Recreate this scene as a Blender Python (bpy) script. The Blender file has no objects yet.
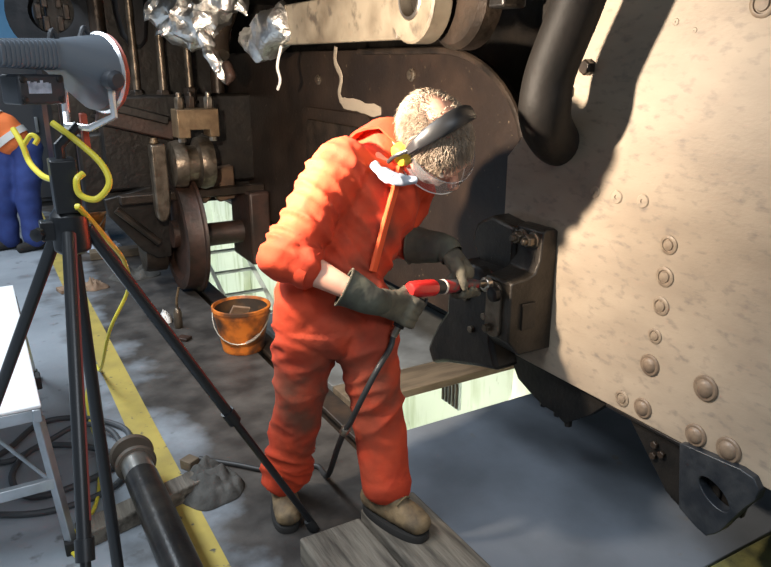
import bpy, bmesh, math, random
from mathutils import Vector, Matrix, noise
random.seed(7)
PI = math.pi
scene = bpy.context.scene
C = scene.collection

# ------------------------------------------------------------------ camera, world, lights, exposure
# world axes: x = across the track (to the right), y = along the track (away), z = up
cam_d = bpy.data.cameras.new('camera'); cam = bpy.data.objects.new('camera', cam_d); C.objects.link(cam)
cam.location = (0, 0, 1.63)
cam.rotation_euler = (math.radians(90 - 17.7), 0, math.radians(-30))
cam_d.sensor_width = 36; cam_d.lens = 700 / 771 * 36
cam_d.clip_start = .05; cam_d.clip_end = 100
scene.camera = cam

world = bpy.data.worlds.new('workshop_air'); scene.world = world; world.use_nodes = True
bg = world.node_tree.nodes['Background']
bg.inputs[0].default_value = (.72, .84, 1, 1); bg.inputs[1].default_value = .04

def area(name, loc, target, sx, sy, power, col):
    d = bpy.data.lights.new(name, 'AREA'); d.shape = 'RECTANGLE'; d.size = sx; d.size_y = sy
    d.energy = power; d.color = col
    o = bpy.data.objects.new(name, d); C.objects.link(o); o.location = loc
    o.rotation_euler = (Vector(target) - Vector(loc)).to_track_quat('-Z', 'Y').to_euler()
    return o
# roof light of the shop, over the gangway
area('roof_light_row', (-2.2, 4.0, 5.2), (-1.4, 4.0, 0), 9, 1.2, 640, (.82, .91, 1))
area('fill_light_near', (.9, -3.6, 4.0), (1.7, 1.6, 0), 3, 1.2, 120, (.85, .92, 1))  # unseen fill, added to brighten the pit board and bracket
# the floodlight's lamp (its housing is built further down)
LAMP = Vector((.302, 1.935, 1.599))
AIM = Vector((.86, .40, -.02)).normalized()
sd = bpy.data.lights.new('floodlight_bulb', 'SPOT'); sd.energy = 430; sd.color = (1, .84, .67)
sd.spot_size = math.radians(150); sd.spot_blend = 1.0; sd.shadow_soft_size = .035
so = bpy.data.objects.new('floodlight_bulb', sd); C.objects.link(so); so.location = LAMP + AIM * .02
so.rotation_euler = AIM.to_track_quat('-Z', 'Y').to_euler()

vs = scene.view_settings
vs.view_transform = 'Standard'; vs.look = 'None'; vs.exposure = 0; vs.gamma = 1; vs.use_curve_mapping = False

# ------------------------------------------------------------------ materials
MATS = {}
def mat(name, col, rough=.6, metal=0, col2=None, scale=8, lo=.4, hi=.65, bump=0, bscale=None, detail=6,
        spec=.5, col3=None, scale3=30, lo3=.6, hi3=.7, stretch=None, trans=0, rough2=None):
    m = bpy.data.materials.new(name); m.use_nodes = True; MATS[name] = m
    nt = m.node_tree; b = nt.nodes['Principled BSDF']
    b.inputs['Base Color'].default_value = (*col, 1); b.inputs['Roughness'].default_value = rough
    b.inputs['Metallic'].default_value = metal; b.inputs['Specular IOR Level'].default_value = spec
    if trans: b.inputs['Transmission Weight'].default_value = trans
    if col2 or bump:
        tc = nt.nodes.new('ShaderNodeTexCoord'); mp = nt.nodes.new('ShaderNodeMapping')
        nt.links.new(tc.outputs['Object'], mp.inputs[0])
        if stretch: mp.inputs['Scale'].default_value = stretch
    def nz(sc, dt=detail):
        n = nt.nodes.new('ShaderNodeTexNoise'); n.inputs['Scale'].default_value = sc; n.inputs['Detail'].default_value = dt
        nt.links.new(mp.outputs[0], n.inputs['Vector']); return n
    def ramp(n, a, c):
        r = nt.nodes.new('ShaderNodeMapRange'); r.inputs[1].default_value = a; r.inputs[2].default_value = c
        r.clamp = True; nt.links.new(n.outputs[0], r.inputs[0]); return r
    if col2:
        r = ramp(nz(scale), lo, hi)
        mx = nt.nodes.new('ShaderNodeMix'); mx.data_type = 'RGBA'
        mx.inputs[6].default_value = (*col, 1); mx.inputs[7].default_value = (*col2, 1)
        nt.links.new(r.outputs[0], mx.inputs[0]); out = mx.outputs[2]
        if rough2 is not None:
            rr = nt.nodes.new('ShaderNodeMapRange'); rr.inputs[3].default_value = rough; rr.inputs[4].default_value = rough2
            nt.links.new(r.outputs[0], rr.inputs[0]); nt.links.new(rr.outputs[0], b.inputs['Roughness'])
        if col3:
            r3 = ramp(nz(scale3), lo3, hi3)
            m3 = nt.nodes.new('ShaderNodeMix'); m3.data_type = 'RGBA'
            nt.links.new(out, m3.inputs[6]); m3.inputs[7].default_value = (*col3, 1)
            nt.links.new(r3.outputs[0], m3.inputs[0]); out = m3.outputs[2]
        nt.links.new(out, b.inputs['Base Color'])
    if bump:
        n = nz(bscale or scale * 4); bp = nt.nodes.new('ShaderNodeBump'); bp.inputs['Strength'].default_value = bump
        bp.inputs['Distance'].default_value = .01
        nt.links.new(n.outputs[0], bp.inputs['Height']); nt.links.new(bp.outputs[0], b.inputs['Normal'])
    return m

mat('concrete', (.33, .365, .40), .55, col2=(.22, .245, .27), scale=1.6, lo=.35, hi=.7, bump=.15, bscale=40,
    col3=(.10, .10, .10), scale3=9, lo3=.62, hi3=.72)
# oil-blackened strip of floor beside the pit: mask on x in the floor's own coordinates
def floor_material():
    m = MATS['concrete']; nt = m.node_tree; b = nt.nodes['Principled BSDF']
    old = b.inputs['Base Color'].links[0].from_socket
    tc = nt.nodes.new('ShaderNodeTexCoord'); sx = nt.nodes.new('ShaderNodeSeparateXYZ')
    nt.links.new(tc.outputs['Object'], sx.inputs[0])
    n = nt.nodes.new('ShaderNodeTexNoise'); n.inputs['Scale'].default_value = 2.6; n.inputs['Detail'].default_value = 8
    nt.links.new(tc.outputs['Object'], n.inputs['Vector'])
    ad = nt.nodes.new('ShaderNodeMath'); ad.operation = 'MULTIPLY_ADD'; ad.inputs[1].default_value = 1.3
    nt.links.new(n.outputs[0], ad.inputs[0]); nt.links.new(sx.outputs[0], ad.inputs[2])
    r = nt.nodes.new('ShaderNodeMapRange'); r.inputs[1].default_value = .95; r.inputs[2].default_value = 1.26
    nt.links.new(ad.outputs[0], r.inputs[0])
    n2 = nt.nodes.new('ShaderNodeTexNoise'); n2.inputs['Scale'].default_value = 6; n2.inputs['Detail'].default_value = 8
    nt.links.new(tc.outputs['Object'], n2.inputs['Vector'])
    cr = nt.nodes.new('ShaderNodeValToRGB')
    cr.color_ramp.elements[0].position = .35; cr.color_ramp.elements[0].color = (.030, .026, .023, 1)
    cr.color_ramp.elements[1].position = .7; cr.color_ramp.elements[1].color = (.095, .085, .076, 1)
    nt.links.new(n2.outputs[0], cr.inputs[0])
    mx = nt.nodes.new('ShaderNodeMix'); mx.data_type = 'RGBA'
    nt.links.new(r.outputs[0], mx.inputs[0]); nt.links.new(old, mx.inputs[6]); nt.links.new(cr.outputs[0], mx.inputs[7])
    nt.links.new(mx.outputs[2], b.inputs['Base Color'])
floor_material()
mat('yellow_paint', (.46, .355, .085), .6, col2=(.32, .25, .07), scale=6, lo=.4, hi=.75, col3=(.10, .09, .07), scale3=22, lo3=.63, hi3=.7, bump=.1)
mat('shop_wall', (.34, .36, .37), .8, col2=(.28, .30, .31), scale=1.5)
mat('pit_white', (.80, .85, .74), .7, col2=(.50, .56, .38), scale=3, lo=.5, hi=.75, stretch=(1, 3, .6), col3=(.25, .27, .16), scale3=7, lo3=.66, hi3=.8, bump=.1)
mat('blue_wall', (.16, .42, .72), .6, col2=(.20, .48, .78), scale=3)
mat('board_dark', (.165, .184, .212), .5, col2=(.105, .118, .135), scale=2.2, bump=.08, bscale=50, col3=(.16, .13, .09), scale3=6, lo3=.7, hi3=.8)
mat('board_grey', (.17, .175, .17), .6, col2=(.10, .10, .095), scale=5, bump=.1)
mat('tan_plank', (.15, .11, .07), .7, col2=(.08, .058, .036), scale=6, stretch=(.5, 3, 3), bump=.3)
mat('old_timber', (.19, .165, .13), .8, col2=(.07, .058, .045), scale=5, stretch=(5, .6, 5), bump=.6, bscale=18, col3=(.03, .025, .02), scale3=4, lo3=.58, hi3=.7)
mat('steel_rail', (.035, .028, .023), .5, .3, col2=(.07, .045, .03), scale=9, bump=.2)
mat('steel_edge', (.45, .46, .47), .4, .8)
mat('plate_paint', (.375, .305, .228), .5, stretch=(1, 1, 2.2), col2=(.285, .228, .17), scale=3.2, lo=.35, hi=.7, col3=(.185, .155, .128), scale3=22, lo3=.54, hi3=.80, detail=12, bump=.08, bscale=60)
mat('rivet_paint', (.215, .155, .105), .45, col2=(.14, .10, .07), scale=20, bump=.2)
mat('rivet_worn', (.29, .225, .16), .5, col2=(.20, .15, .105), scale=30)
mat('oily_plate', (.018, .0115, .008), .42, .1, col2=(.038, .023, .015), scale=4, lo=.45, hi=.75, col3=(.15, .11, .07), scale3=45, lo3=.68, hi3=.75, bump=.2, bscale=35)
mat('oily_black', (.009, .0075, .0065), .42, .2, col2=(.022, .017, .013), scale=7, bump=.35, bscale=25)
mat('dull_black', (.007, .0062, .0055), .55, 0, spec=.25, col2=(.014, .012, .010), scale=12, bump=.3)
mat('black_paint', (.011, .012, .014), .30, 0, col2=(.022, .022, .024), scale=9, bump=.12)
mat('oily_brown', (.045, .031, .022), .38, .35, col2=(.016, .012, .009), scale=8, bump=.35, bscale=30)
mat('pipe_black', (.011, .009, .0075), .6, 0, spec=.22, col2=(.009, .008, .007), scale=7, bump=.2, bscale=30)
mat('rust_red', (.060, .030, .021), .5, .2, col2=(.028, .018, .013), scale=9, bump=.3)
mat('casting', (.042, .034, .026), .42, .4, col2=(.020, .016, .012), scale=10, col3=(.18, .14, .10), scale3=80, lo3=.7, hi3=.76, bump=.25, bscale=60)
mat('worn_steel', (.20, .16, .12), .35, .75, col2=(.09, .07, .05), scale=14, bump=.25)
mat('bright_steel', (.50, .45, .38), .28, .9, col2=(.28, .23, .18), scale=16)
mat('rusty_tan', (.13, .075, .042), .6, .1, col2=(.06, .035, .022), scale=9, bump=.3)
mat('bronze', (.27, .185, .105), .42, .6, col2=(.16, .105, .06), scale=12, bump=.15)
mat('cream_rod', (.205, .172, .125), .55, col2=(.105, .082, .056), scale=5, lo=.40, hi=.68, col3=(.07, .055, .04), scale3=13, lo3=.56, hi3=.70, bump=.15)
mat('foil', (.86, .84, .80), .34, 1, bump=.8, bscale=30)
mat('grease', (.34, .28, .21), .6, bump=.3, bscale=50)
mat('gloss_blue_black', (.016, .019, .024), .32, 0, spec=.35, col2=(.035, .038, .042), scale=14, bump=.3, bscale=30)
mat('tripod_black', (.014, .015, .017), .35)
mat('red_strip', (.16, .025, .018), .5)
mat('lamp_grey', (.13, .15, .175), .42)
mat('lamp_box', (.035, .038, .045), .45)
mat('lamp_label', (.50, .58, .68), .5, col2=(.25, .30, .38), scale=60)
mat('rim_steel', (.86, .86, .86), .25, .7)
mat('rim_red', (.42, .07, .03), .4)
mat('yellow_cable', (.78, .66, .06), .4)
mat('grey_cable', (.065, .070, .075), .55)
mat('hose', (.030, .030, .030), .5)
mat('white_top', (.86, .88, .88), .45)
mat('white_alloy', (.66, .68, .66), .45, .4, col2=(.5, .5, .46), scale=10)
mat('aluminium', (.56, .59, .62), .33, .85, col2=(.42, .44, .46), scale=10)
mat('rubber', (.015, .015, .015), .8)
mat('shaft_black', (.018, .017, .017), .28, .3, col2=(.040, .035, .030), scale=9, bump=.12)
mat('ground_steel', (.52, .50, .46), .30, .9, col2=(.36, .33, .28), scale=10)
mat('brown_seal', (.10, .08, .06), .5)
mat('rag', (.055, .052, .046), .9, col2=(.10, .095, .085), scale=7, bump=.5, bscale=60)
mat('bucket_orange', (.70, .20, .025), .5, col2=(.48, .12, .018), scale=7, col3=(.07, .035, .018), scale3=7, lo3=.44, hi3=.64)
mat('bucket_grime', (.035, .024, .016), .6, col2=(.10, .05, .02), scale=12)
mat('wire', (.35, .30, .24), .4, .8)
mat('coverall', (.62, .060, .016), .85, col2=(.47, .040, .012), scale=9, bump=.10, bscale=140)
mat('coverall_seam', (.70, .09, .022), .85)
mat('glove', (.135, .118, .078), .85, col2=(.060, .052, .038), scale=14, lo=.35, hi=.65, bump=.35, bscale=45)
mat('glove_cuff', (.085, .085, .060), .85, col2=(.045, .043, .033), scale=12, bump=.3, bscale=40)
mat('skin', (.62, .34, .24), .5, col2=(.55, .27, .19), scale=18)
mat('hair', (.30, .235, .17), .55, col2=(.18, .13, .09), scale=40)
mat('band_black', (.020, .020, .021), .42)
mat('cup_yellow', (.62, .42, .03), .4)
mat('shirt', (.30, .34, .40), .8)
mat('boot_tan', (.24, .165, .085), .75, col2=(.10, .07, .04), scale=16, bump=.3)
mat('boot_sole', (.022, .020, .018), .8)
mat('lace', (.16, .12, .06), .8)
mat('tool_red', (.62, .025, .022), .28, col2=(.45, .02, .018), scale=12)
mat('tool_grey', (.06, .055, .055), .4, col2=(.30, .02, .02), scale=22, lo=.5, hi=.6)
mat('tool_black', (.016, .016, .016), .45)
mat('tool_ring', (.72, .60, .50), .35, .4)
mat('hivis', (.85, .20, .05), .8)
mat('reflective', (.72, .70, .66), .4)
mat('navy', (.018, .035, .15), .85, col2=(.025, .05, .20), scale=8)
mat('cardboard', (.30, .20, .13), .85, col2=(.18, .11, .07), scale=12)
mat('paper_white', (.75, .72, .68), .8)
mat('yellow_green_timber', (.25, .24, .08), .8, col2=(.10, .10, .04), scale=12, bump=.5)  # yellowish green with darker mottling
mat('tube_on', (1, 1, 1), .4)
g = MATS['tube_on'].node_tree.nodes['Principled BSDF']
g.inputs['Emission Color'].default_value = (.92, 1, .86, 1); g.inputs['Emission Strength'].default_value = 6
mat('lens_on', (1, 1, 1), .3)
g = MATS['lens_on'].node_tree.nodes['Principled BSDF']
g.inputs['Emission Color'].default_value = (1, .85, .65, 1); g.inputs['Emission Strength'].default_value = 12
mat('visor', (.95, .97, 1), .04, trans=.93, spec=.6)
MATS['visor'].node_tree.nodes['Principled BSDF'].inputs['IOR'].default_value = 1.12

# dirty knees, seat and cuffs on the boiler suit: stains with their own shape
def stain(name, col, spots, sc=7):
    nt = MATS[name].node_tree; b = nt.nodes['Principled BSDF']
    tc = nt.nodes.new('ShaderNodeTexCoord')
    n = nt.nodes.new('ShaderNodeTexNoise'); n.inputs['Scale'].default_value = sc; n.inputs['Detail'].default_value = 6
    nt.links.new(tc.outputs['Object'], n.inputs['Vector'])
    for (p, rad, amt) in spots:
        d = nt.nodes.new('ShaderNodeVectorMath'); d.operation = 'DISTANCE'; d.inputs[1].default_value = p
        nt.links.new(tc.outputs['Object'], d.inputs[0])
        r = nt.nodes.new('ShaderNodeMapRange'); r.inputs[1].default_value = rad; r.inputs[2].default_value = rad * .25
        nt.links.new(d.outputs['Value'], r.inputs[0])
        k = nt.nodes.new('ShaderNodeMapRange'); k.inputs[1].default_value = .32; k.inputs[2].default_value = .60
        k.inputs[4].default_value = amt
        nt.links.new(n.outputs[0], k.inputs[0])
        mu = nt.nodes.new('ShaderNodeMath'); mu.operation = 'MULTIPLY'
        nt.links.new(r.outputs[0], mu.inputs[0]); nt.links.new(k.outputs[0], mu.inputs[1])
        old = b.inputs['Base Color'].links[0].from_socket
        mx = nt.nodes.new('ShaderNodeMix'); mx.data_type = 'RGBA'; mx.inputs[7].default_value = (*col, 1)
        nt.links.new(mu.outputs[0], mx.inputs[0]); nt.links.new(old, mx.inputs[6])
        nt.links.new(mx.outputs[2], b.inputs['Base Color'])

# ------------------------------------------------------------------ mesh helpers
V = Vector
def frame(t, up=None):
    t = V(t).normalized(); a = V(up) if up else (V((0, 0, 1)) if abs(t.z) < .9 else V((1, 0, 0)))
    a = (a - t * a.dot(t)).normalized(); return t, a, t.cross(a)
def spline(pts, k=6):
    P = [V(p) for p in pts]
    if len(P) < 3: return P
    out = []
    for i in range(len(P) - 1):
        p0 = P[i - 1] if i else P[0] * 2 - P[1]; p1, p2 = P[i], P[i + 1]
        p3 = P[i + 2] if i + 2 < len(P) else P[-1] * 2 - P[-2]
        for j in range(k):
            t = j / k
            out.append(.5 * ((2 * p1) + (p2 - p0) * t + (2 * p0 - 5 * p1 + 4 * p2 - p3) * t * t + (3 * p1 - p0 - 3 * p2 + p3) * t ** 3))
    out.append(P[-1]); return out
def lerps(vals, k):
    out = []
    for i in range(len(vals) - 1):
        for j in range(k): out.append(vals[i] + (vals[i + 1] - vals[i]) * j / k)
    out.append(vals[-1]); return out
LOC = {}
class MB:
    def __init__(s): s.v = []; s.f = []
    def add(s, vs, fs):
        n = len(s.v); s.v += [V(v) for v in vs]; s.f += [tuple(i + n for i in f) for f in fs]; return s
    def box(s, lo, hi, rot=None, taper=None):
        lo, hi = V(lo), V(hi); c = (lo + hi) / 2
        vs = [V((x, y, z)) for x in (lo.x, hi.x) for y in (lo.y, hi.y) for z in (lo.z, hi.z)]
        if taper: vs = [V((c.x + (v.x - c.x) * (taper if v.z > c.z else 1), c.y + (v.y - c.y) * (taper if v.z > c.z else 1), v.z)) for v in vs]
        if rot: vs = [c + rot @ (v - c) for v in vs]
        return s.add(vs, [(0, 1, 3, 2), (4, 6, 7, 5), (0, 4, 5, 1), (2, 3, 7, 6), (0, 2, 6, 4), (1, 5, 7, 3)])
    def prism(s, poly, axis, lo, hi, hi_poly=None):
        n = len(poly); hp = hi_poly or poly
        mk = {'x': lambda p, a: (a, p[0], p[1]), 'y': lambda p, a: (p[0], a, p[1]), 'z': lambda p, a: (p[0], p[1], a)}[axis]
        vs = [mk(p, lo) for p in poly] + [mk(p, hi) for p in hp]
        return s.add(vs, [tuple(range(n))[::-1], tuple(range(n, 2 * n))] + [(i, (i + 1) % n, n + (i + 1) % n, n + i) for i in range(n)])
    def ring_tube(s, centres, radii, n=12, up=None, caps=True, A=None):
        """radii: number or (ra, rb); ra lies along A"""
        m = len(centres); vs = []; fs = []; prev = None
        for i, c in enumerate(centres):
            t = (centres[min(i + 1, m - 1)] - centres[max(i - 1, 0)])
            if t.length < 1e-9: t = V((0, 0, 1))
            if A is not None: _, a, b = frame(t, A)
            elif prev is None: _, a, b = frame(t, up)
            else: _, a, b = frame(t, prev)
            prev = a; r = radii[i]; ra, rb = (r, r) if not isinstance(r, (tuple, V)) else (r[0], r[1])
            for k in range(n):
                w = 2 * PI * k / n; vs.append(c + a * (ra * math.cos(w)) + b * (rb * math.sin(w)))
        for i in range(m - 1):
            for k in range(n):
                a0 = i * n + k; a1 = i * n + (k + 1) % n
                fs.append((a0, a1, a1 + n, a0 + n))
        if caps: fs += [tuple(range(n))[::-1], tuple(range((m - 1) * n, m * n))]
        return s.add(vs, fs)
    def tube(s, pts, r, n=12, k=0, up=None):
        P = spline(pts, k) if k else [V(p) for p in pts]
        R = r if isinstance(r, list) else [r] * len(pts)
        if k: R = lerps(R, k) if len(pts) > 2 else R
        return s.ring_tube(P, R, n, up)
    def capsule(s, pts, radii, n=16, k=5, A=None):
        """rounded chain for fusing"""
        P = spline(pts, k) if len(pts) > 2 else [V(pts[0]).lerp(V(pts[1]), j / k) for j in range(k + 1)]
        R = lerps([V(r).to_2d() if isinstance(r, tuple) else V((r, r)) for r in radii], k)
        d0 = (P[0] - P[1]).normalized(); d1 = (P[-1] - P[-2]).normalized()
        pre = []; pr_ = []; post = []; po = []
        for j in range(4):
            w = (j + .6) / 4 * PI / 2
            pre.append(P[0] + d0 * (min(R[0]) * math.cos(w))); pr_.append(R[0] * math.sin(w))
            w2 = PI / 2 - (j + .4) / 4 * PI / 2
            post.append(P[-1] + d1 * (min(R[-1]) * math.cos(w2))); po.append(R[-1] * math.sin(w2))
        return s.ring_tube(pre + P + post, [tuple(x) for x in pr_ + R + po], n, A=A)
    def lathe(s, prof, org, axis=(0, 0, 1), n=24, up=None):
        t, a, b = frame(axis, up); org = V(org); vs = []; m = len(prof)
        for r, h in prof:
            for k in range(n):
                w = 2 * PI * k / n; vs.append(org + t * h + (a * math.cos(w) + b * math.sin(w)) * max(r, 1e-4))
        fs = [(i * n + k, i * n + (k + 1) % n, (i + 1) * n + (k + 1) % n, (i + 1) * n + k) for i in range(m - 1) for k in range(n)]
        return s.add(vs, fs + [tuple(range(n))[::-1], tuple(range((m - 1) * n, m * n))])
    def ell(s, c, r, M=None, n=20, m=12):
        c = V(c); vs = []
        for i in range(1, m):
            th = PI * i / m
            for k in range(n):
                w = 2 * PI * k / n
                p = V((r[0] * math.sin(th) * math.cos(w), r[1] * math.sin(th) * math.sin(w), r[2] * math.cos(th)))
                vs.append(c + (M @ p if M else p))
        t = V((0, 0, r[2])); vs += [c + (M @ t if M else t), c - (M @ t if M else t)]
        fs = [(i * n + k, (i + 1) * n + k, (i + 1) * n + (k + 1) % n, i * n + (k + 1) % n) for i in range(m - 2) for k in range(n)]
        T = (m - 1) * n
        fs += [(T, k, (k + 1) % n) for k in range(n)] + [(T + 1, (m - 2) * n + (k + 1) % n, (m - 2) * n + k) for k in range(n)]
        return s.add(vs, fs)
    def hexnut(s, org, axis, r, h, up=None):
        return s.lathe([(r * .9, 0), (r, h * .12), (r, h * .85), (r * .85, h)], org, axis, 6, up)
    def mesh(s, name, off, sharp=35):
        me = bpy.data.meshes.new(name); me.from_pydata([v - off for v in s.v], [], s.f)
        bm = bmesh.new(); bm.from_mesh(me); bmesh.ops.recalc_face_normals(bm, faces=bm.faces); bm.to_mesh(me); bm.free()
        for p in me.polygons: p.use_smooth = True
        if sharp: me.set_sharp_from_angle(angle=math.radians(sharp))
        return me
    def base(s):
        xs = [v.x for v in s.v]; ys = [v.y for v in s.v]; zs = [v.z for v in s.v]
        return V(((min(xs) + max(xs)) / 2, (min(ys) + max(ys)) / 2, min(zs)))
    def build(s, name, m, parent=None, bev=0, sharp=35, label=None, seg=2):
        off = LOC[parent] if parent else s.base()
        me = s.mesh(name, off, sharp); me.materials.append(MATS[m])
        o = bpy.data.objects.new(name, me); C.objects.link(o)
        if parent: o.parent = parent
        else: o.location = off
        LOC[o] = off
        if bev:
            md = o.modifiers.new('edge', 'BEVEL'); md.width = bev; md.segments = seg; md.limit_method = 'ANGLE'; md.angle_limit = math.radians(40)
            md.harden_normals = False
        if label: o['label'] = label
        return o
def tag(o, label, cat, group=None, kind=None):
    o['label'] = label; o['category'] = cat
    if group: o['group'] = group
    if kind: o['kind'] = kind
    return o
def struct(o, label=None):
    o['kind'] = 'structure'
    if label: o['label'] = label; o['category'] = o.name.split('_')[0].split('.')[0]
    return o
def thing(name, loc, label, cat, group=None):
    o = bpy.data.objects.new(name, None); C.objects.link(o); o.location = loc; o.empty_display_size = .1
    LOC[o] = V(loc); return tag(o, label, cat, group)
def place(name, me, parent, loc, scale=1, rot=None):
    o = bpy.data.objects.new(name, me); C.objects.link(o); o.parent = parent
    o.location = V(loc) - LOC[parent]; o.scale = (scale,) * 3 if not isinstance(scale, tuple) else scale
    if rot: o.rotation_euler = rot
    LOC[o] = V(loc); return o
def fuse(mb, name, voxel, smooth, parent, m, disp=None, sharp=None):
    """weld overlapping closed pieces into one continuous skin"""
    off = LOC[parent]; me = bpy.data.meshes.new('tmp'); me.from_pydata([v - off for v in mb.v], [], mb.f)
    bm = bmesh.new(); bm.from_mesh(me); bmesh.ops.recalc_face_normals(bm, faces=bm.faces); bm.to_mesh(me); bm.free()
    t = bpy.data.objects.new('tmp', me); C.objects.link(t)
    r = t.modifiers.new('r', 'REMESH'); r.mode = 'VOXEL'; r.voxel_size = voxel
    sm = t.modifiers.new('s', 'SMOOTH'); sm.factor = .5; sm.iterations = smooth
    dg = bpy.context.evaluated_depsgraph_get(); dg.update()
    out = bpy.data.meshes.new_from_object(t.evaluated_get(dg)); out.name = name
    bpy.data.objects.remove(t)
    if disp:
        ns = [v.normal.copy() for v in out.vertices]
        for v, n_ in zip(out.vertices, ns): v.co += n_ * disp(v.co + off, n_)
    for p in out.polygons: p.use_smooth = True
    out.materials.clear(); out.materials.append(MATS[m])
    o = bpy.data.objects.new(name, out); C.objects.link(o); o.parent = parent; LOC[o] = off
    return o
def arc(cy, cz, ry, rz, a0, a1, n):
    return [(cy + ry * math.cos(a0 + (a1 - a0) * i / n), cz + rz * math.sin(a0 + (a1 - a0) * i / n)) for i in range(n + 1)]

# ------------------------------------------------------------------ the setting: floor, pit, wall
PX0, PX1 = 1.24, 2.56
fb = MB()
fb.box((-7, -6, -.25), (PX0, 16, 0)); fb.box((PX1, -6, -.25), (7, 16, 0))
fb.box((PX0, -6, -.25), (PX1, .2, 0)); fb.box((PX0, 11, -.25), (PX1, 16, 0))
fo = fb.build('floor', 'concrete'); struct(fo, 'blue grey concrete workshop floor blackened beside the pit')
# keep the stain mask on world x: put the object's origin at the world origin
me = fo.data
for v in me.vertices: v.co += LOC[fo]
fo.location = (0, 0, 0); LOC[fo] = V((0, 0, 0))
struct(MB().box((.405, -6, .0), (.528, 16, .0015)).build('trim_1', 'yellow_paint'), 'worn yellow line painted along the concrete floor')
struct(MB().box((1.222, .2, .0), (1.252, 2.2, .004)).build('trim_2', 'steel_edge'), 'thin steel edging strip along the pit')
struct(MB().box((PX0 - .25, .2, -1.4), (PX0, 11, -.25)).build('wall_pit_near', 'pit_white'), 'near side wall of the inspection pit')
pw = MB().box((PX1, .2, -1.4), (PX1 + .25, 11, -.25)); pw.box((PX1 - .012, .2, -.25), (PX1, 11, -.03))
pf = struct(pw.build('wall_pit_far', 'pit_white'), 'whitewashed streaky far wall of the inspection pit')
for y in (2.6, 4.4, 6.2, 7.6, 9.0):
    MB().box((PX1 - .09, y, -1.3), (PX1, y + .22, -.04)).build('pilaster', 'pit_white', pf, .008)
gr = MB().box((PX1 - .02, 3.42, -.62), (PX1, 3.62, -.42)).build('vent_grille', 'aluminium', pf)
for i in range(5): MB().box((PX1 - .03, 3.43 + i * .04, -.61), (PX1 - .02, 3.445 + i * .04, -.43)).build('grille_bar', 'steel_rail', gr)
struct(MB().box((PX0, .2, -1.4), (PX1, 11, -1.3)).build('floor_pit', 'pit_white'), 'pale floor of the inspection pit')
struct(MB().box((PX0, -.05, -1.4), (PX1, .2, -.25)).build('wall_pit_end', 'pit_white'), 'end wall of the inspection pit')
struct(MB().box((PX0, 11, -1.4), (PX1, 11.25, -.25)).build('wall_pit_end', 'pit_white'), 'far end wall of the inspection pit')
wb = struct(MB().box((-7, 14.0, 0), (7, 14.2, 6)).build('wall_back', 'blue_wall'), 'blue boarded end wall of the workshop')
for i in range(28): MB().box((-6.98 + i * .5, 13.975, .02), (-6.98 + i * .5 + .47, 14.0, 5.9)).build('board', 'blue_wall', wb, .005)
for nm, lo_, hi_, lb_ in (('wall_left', (-7.2, -6.2, 0), (-7, 14.2, 6), 'plain grey side wall of the workshop'), ('wall_right', (7, -6.2, 0), (7.2, 14.2, 6), 'plain grey wall beyond the locomotive'), ('wall_near', (-7, -6.2, 0), (7, -6, 6), 'plain grey wall behind the photographer'), ('ceiling', (-7.2, -6.2, 6), (7.2, 14.2, 6.2), 'grey workshop roof lining')):
    struct(MB().box(lo_, hi_).build(nm, 'shop_wall'), lb_)
# lamps under the pit lip
for y, w_ in ((2.9, 'nearest the bracket'), (3.9, 'below the orange bucket'), (6.6, 'behind the ladder'), (8.4, 'farthest along')):
    t = thing('pit_lamp', (PX0 + .05, y, -.30), 'fluorescent lamp under the pit lip ' + w_, 'lamp', 'pit lamps under the lip')
    MB().box((PX0, y - .3, -.33), (PX0 + .05, y + .3, -.27)).build('lamp_body', 'white_top', t)
    MB().tube([(PX0 + .065, y - .28, -.30), (PX0 + .065, y + .28, -.30)], .014).build('lamp_tube', 'tube_on', t)
    a = area('pit_lamp_light', (PX0 + .10, y, -.32), (PX1, y + .1, -.7),   .5, .06, 9, (.98, 1, .88))

# rail and pit covers
tag(MB().prism([(1.265, -.16), (1.42, -.16), (1.42, -.14), (1.36, -.12), (1.36, -.035), (1.40, -.025), (1.40, 0), (1.285, 0), (1.285, -.025), (1.325, -.035), (1.325, -.12), (1.265, -.14)], 'y', 2.46, 10.9).build('rail', 'steel_rail', bev=.004), 'dark greasy rail along the near edge of the pit', 'rail')
tag(MB().box((1.262, 1.16, -.05), (2.555, 2.445, .0)).build('cover_board', 'board_dark', bev=.004), 'large dark blue-grey board covering the pit in front', 'board')
tag(MB().box((1.43, 2.795, -.045), (2.555, 3.03, -.002)).build('cross_plank', 'tan_plank', bev=.004), 'tan wooden plank laid across the pit behind the bracket', 'plank')
tag(MB().box((1.43, 3.04, -.05), (2.555, 4.25, -.004)).build('cover_board', 'board_grey', bev=.004), 'pale grey pit cover board seen between the man\'s legs', 'board')
tag(MB().box((1.262, .62, -.06), (2.555, 1.145, .012)).build('edge_timber', 'yellow_green_timber', bev=.008), 'yellowish green timber across the pit at the bottom right corner', 'timber')
def baulk(x0, x1, y0, y1, z, label):
    b = MB(); n = 8
    for i in range(n):
        ya = y0 + (y1 - y0) * i / n
    b.box((x0, y0, 0.001), (x1, y1, z))
    tag(b.build('timber_baulk', 'old_timber', bev=.008), label, 'timber', 'timber baulks beside the pit')
baulk(.738, .968, .55, 1.86, .10, 'weathered timber baulk with its end beside the tripod foot')
baulk(.992, 1.215, .55, 1.90, .10, 'weathered timber baulk under the man\'s forward boot')

# ------------------------------------------------------------------ locomotive
loco = thing('locomotive', (1.9, 3.0, 0), 'steam locomotive under repair, oily frames, rod, wheel and springs over the pit', 'locomotive')
def part(mb, name, m, bev=.004, label=None, parent=None, sharp=35): return mb.build(name, m, parent or loco, bev, sharp, label)
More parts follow.
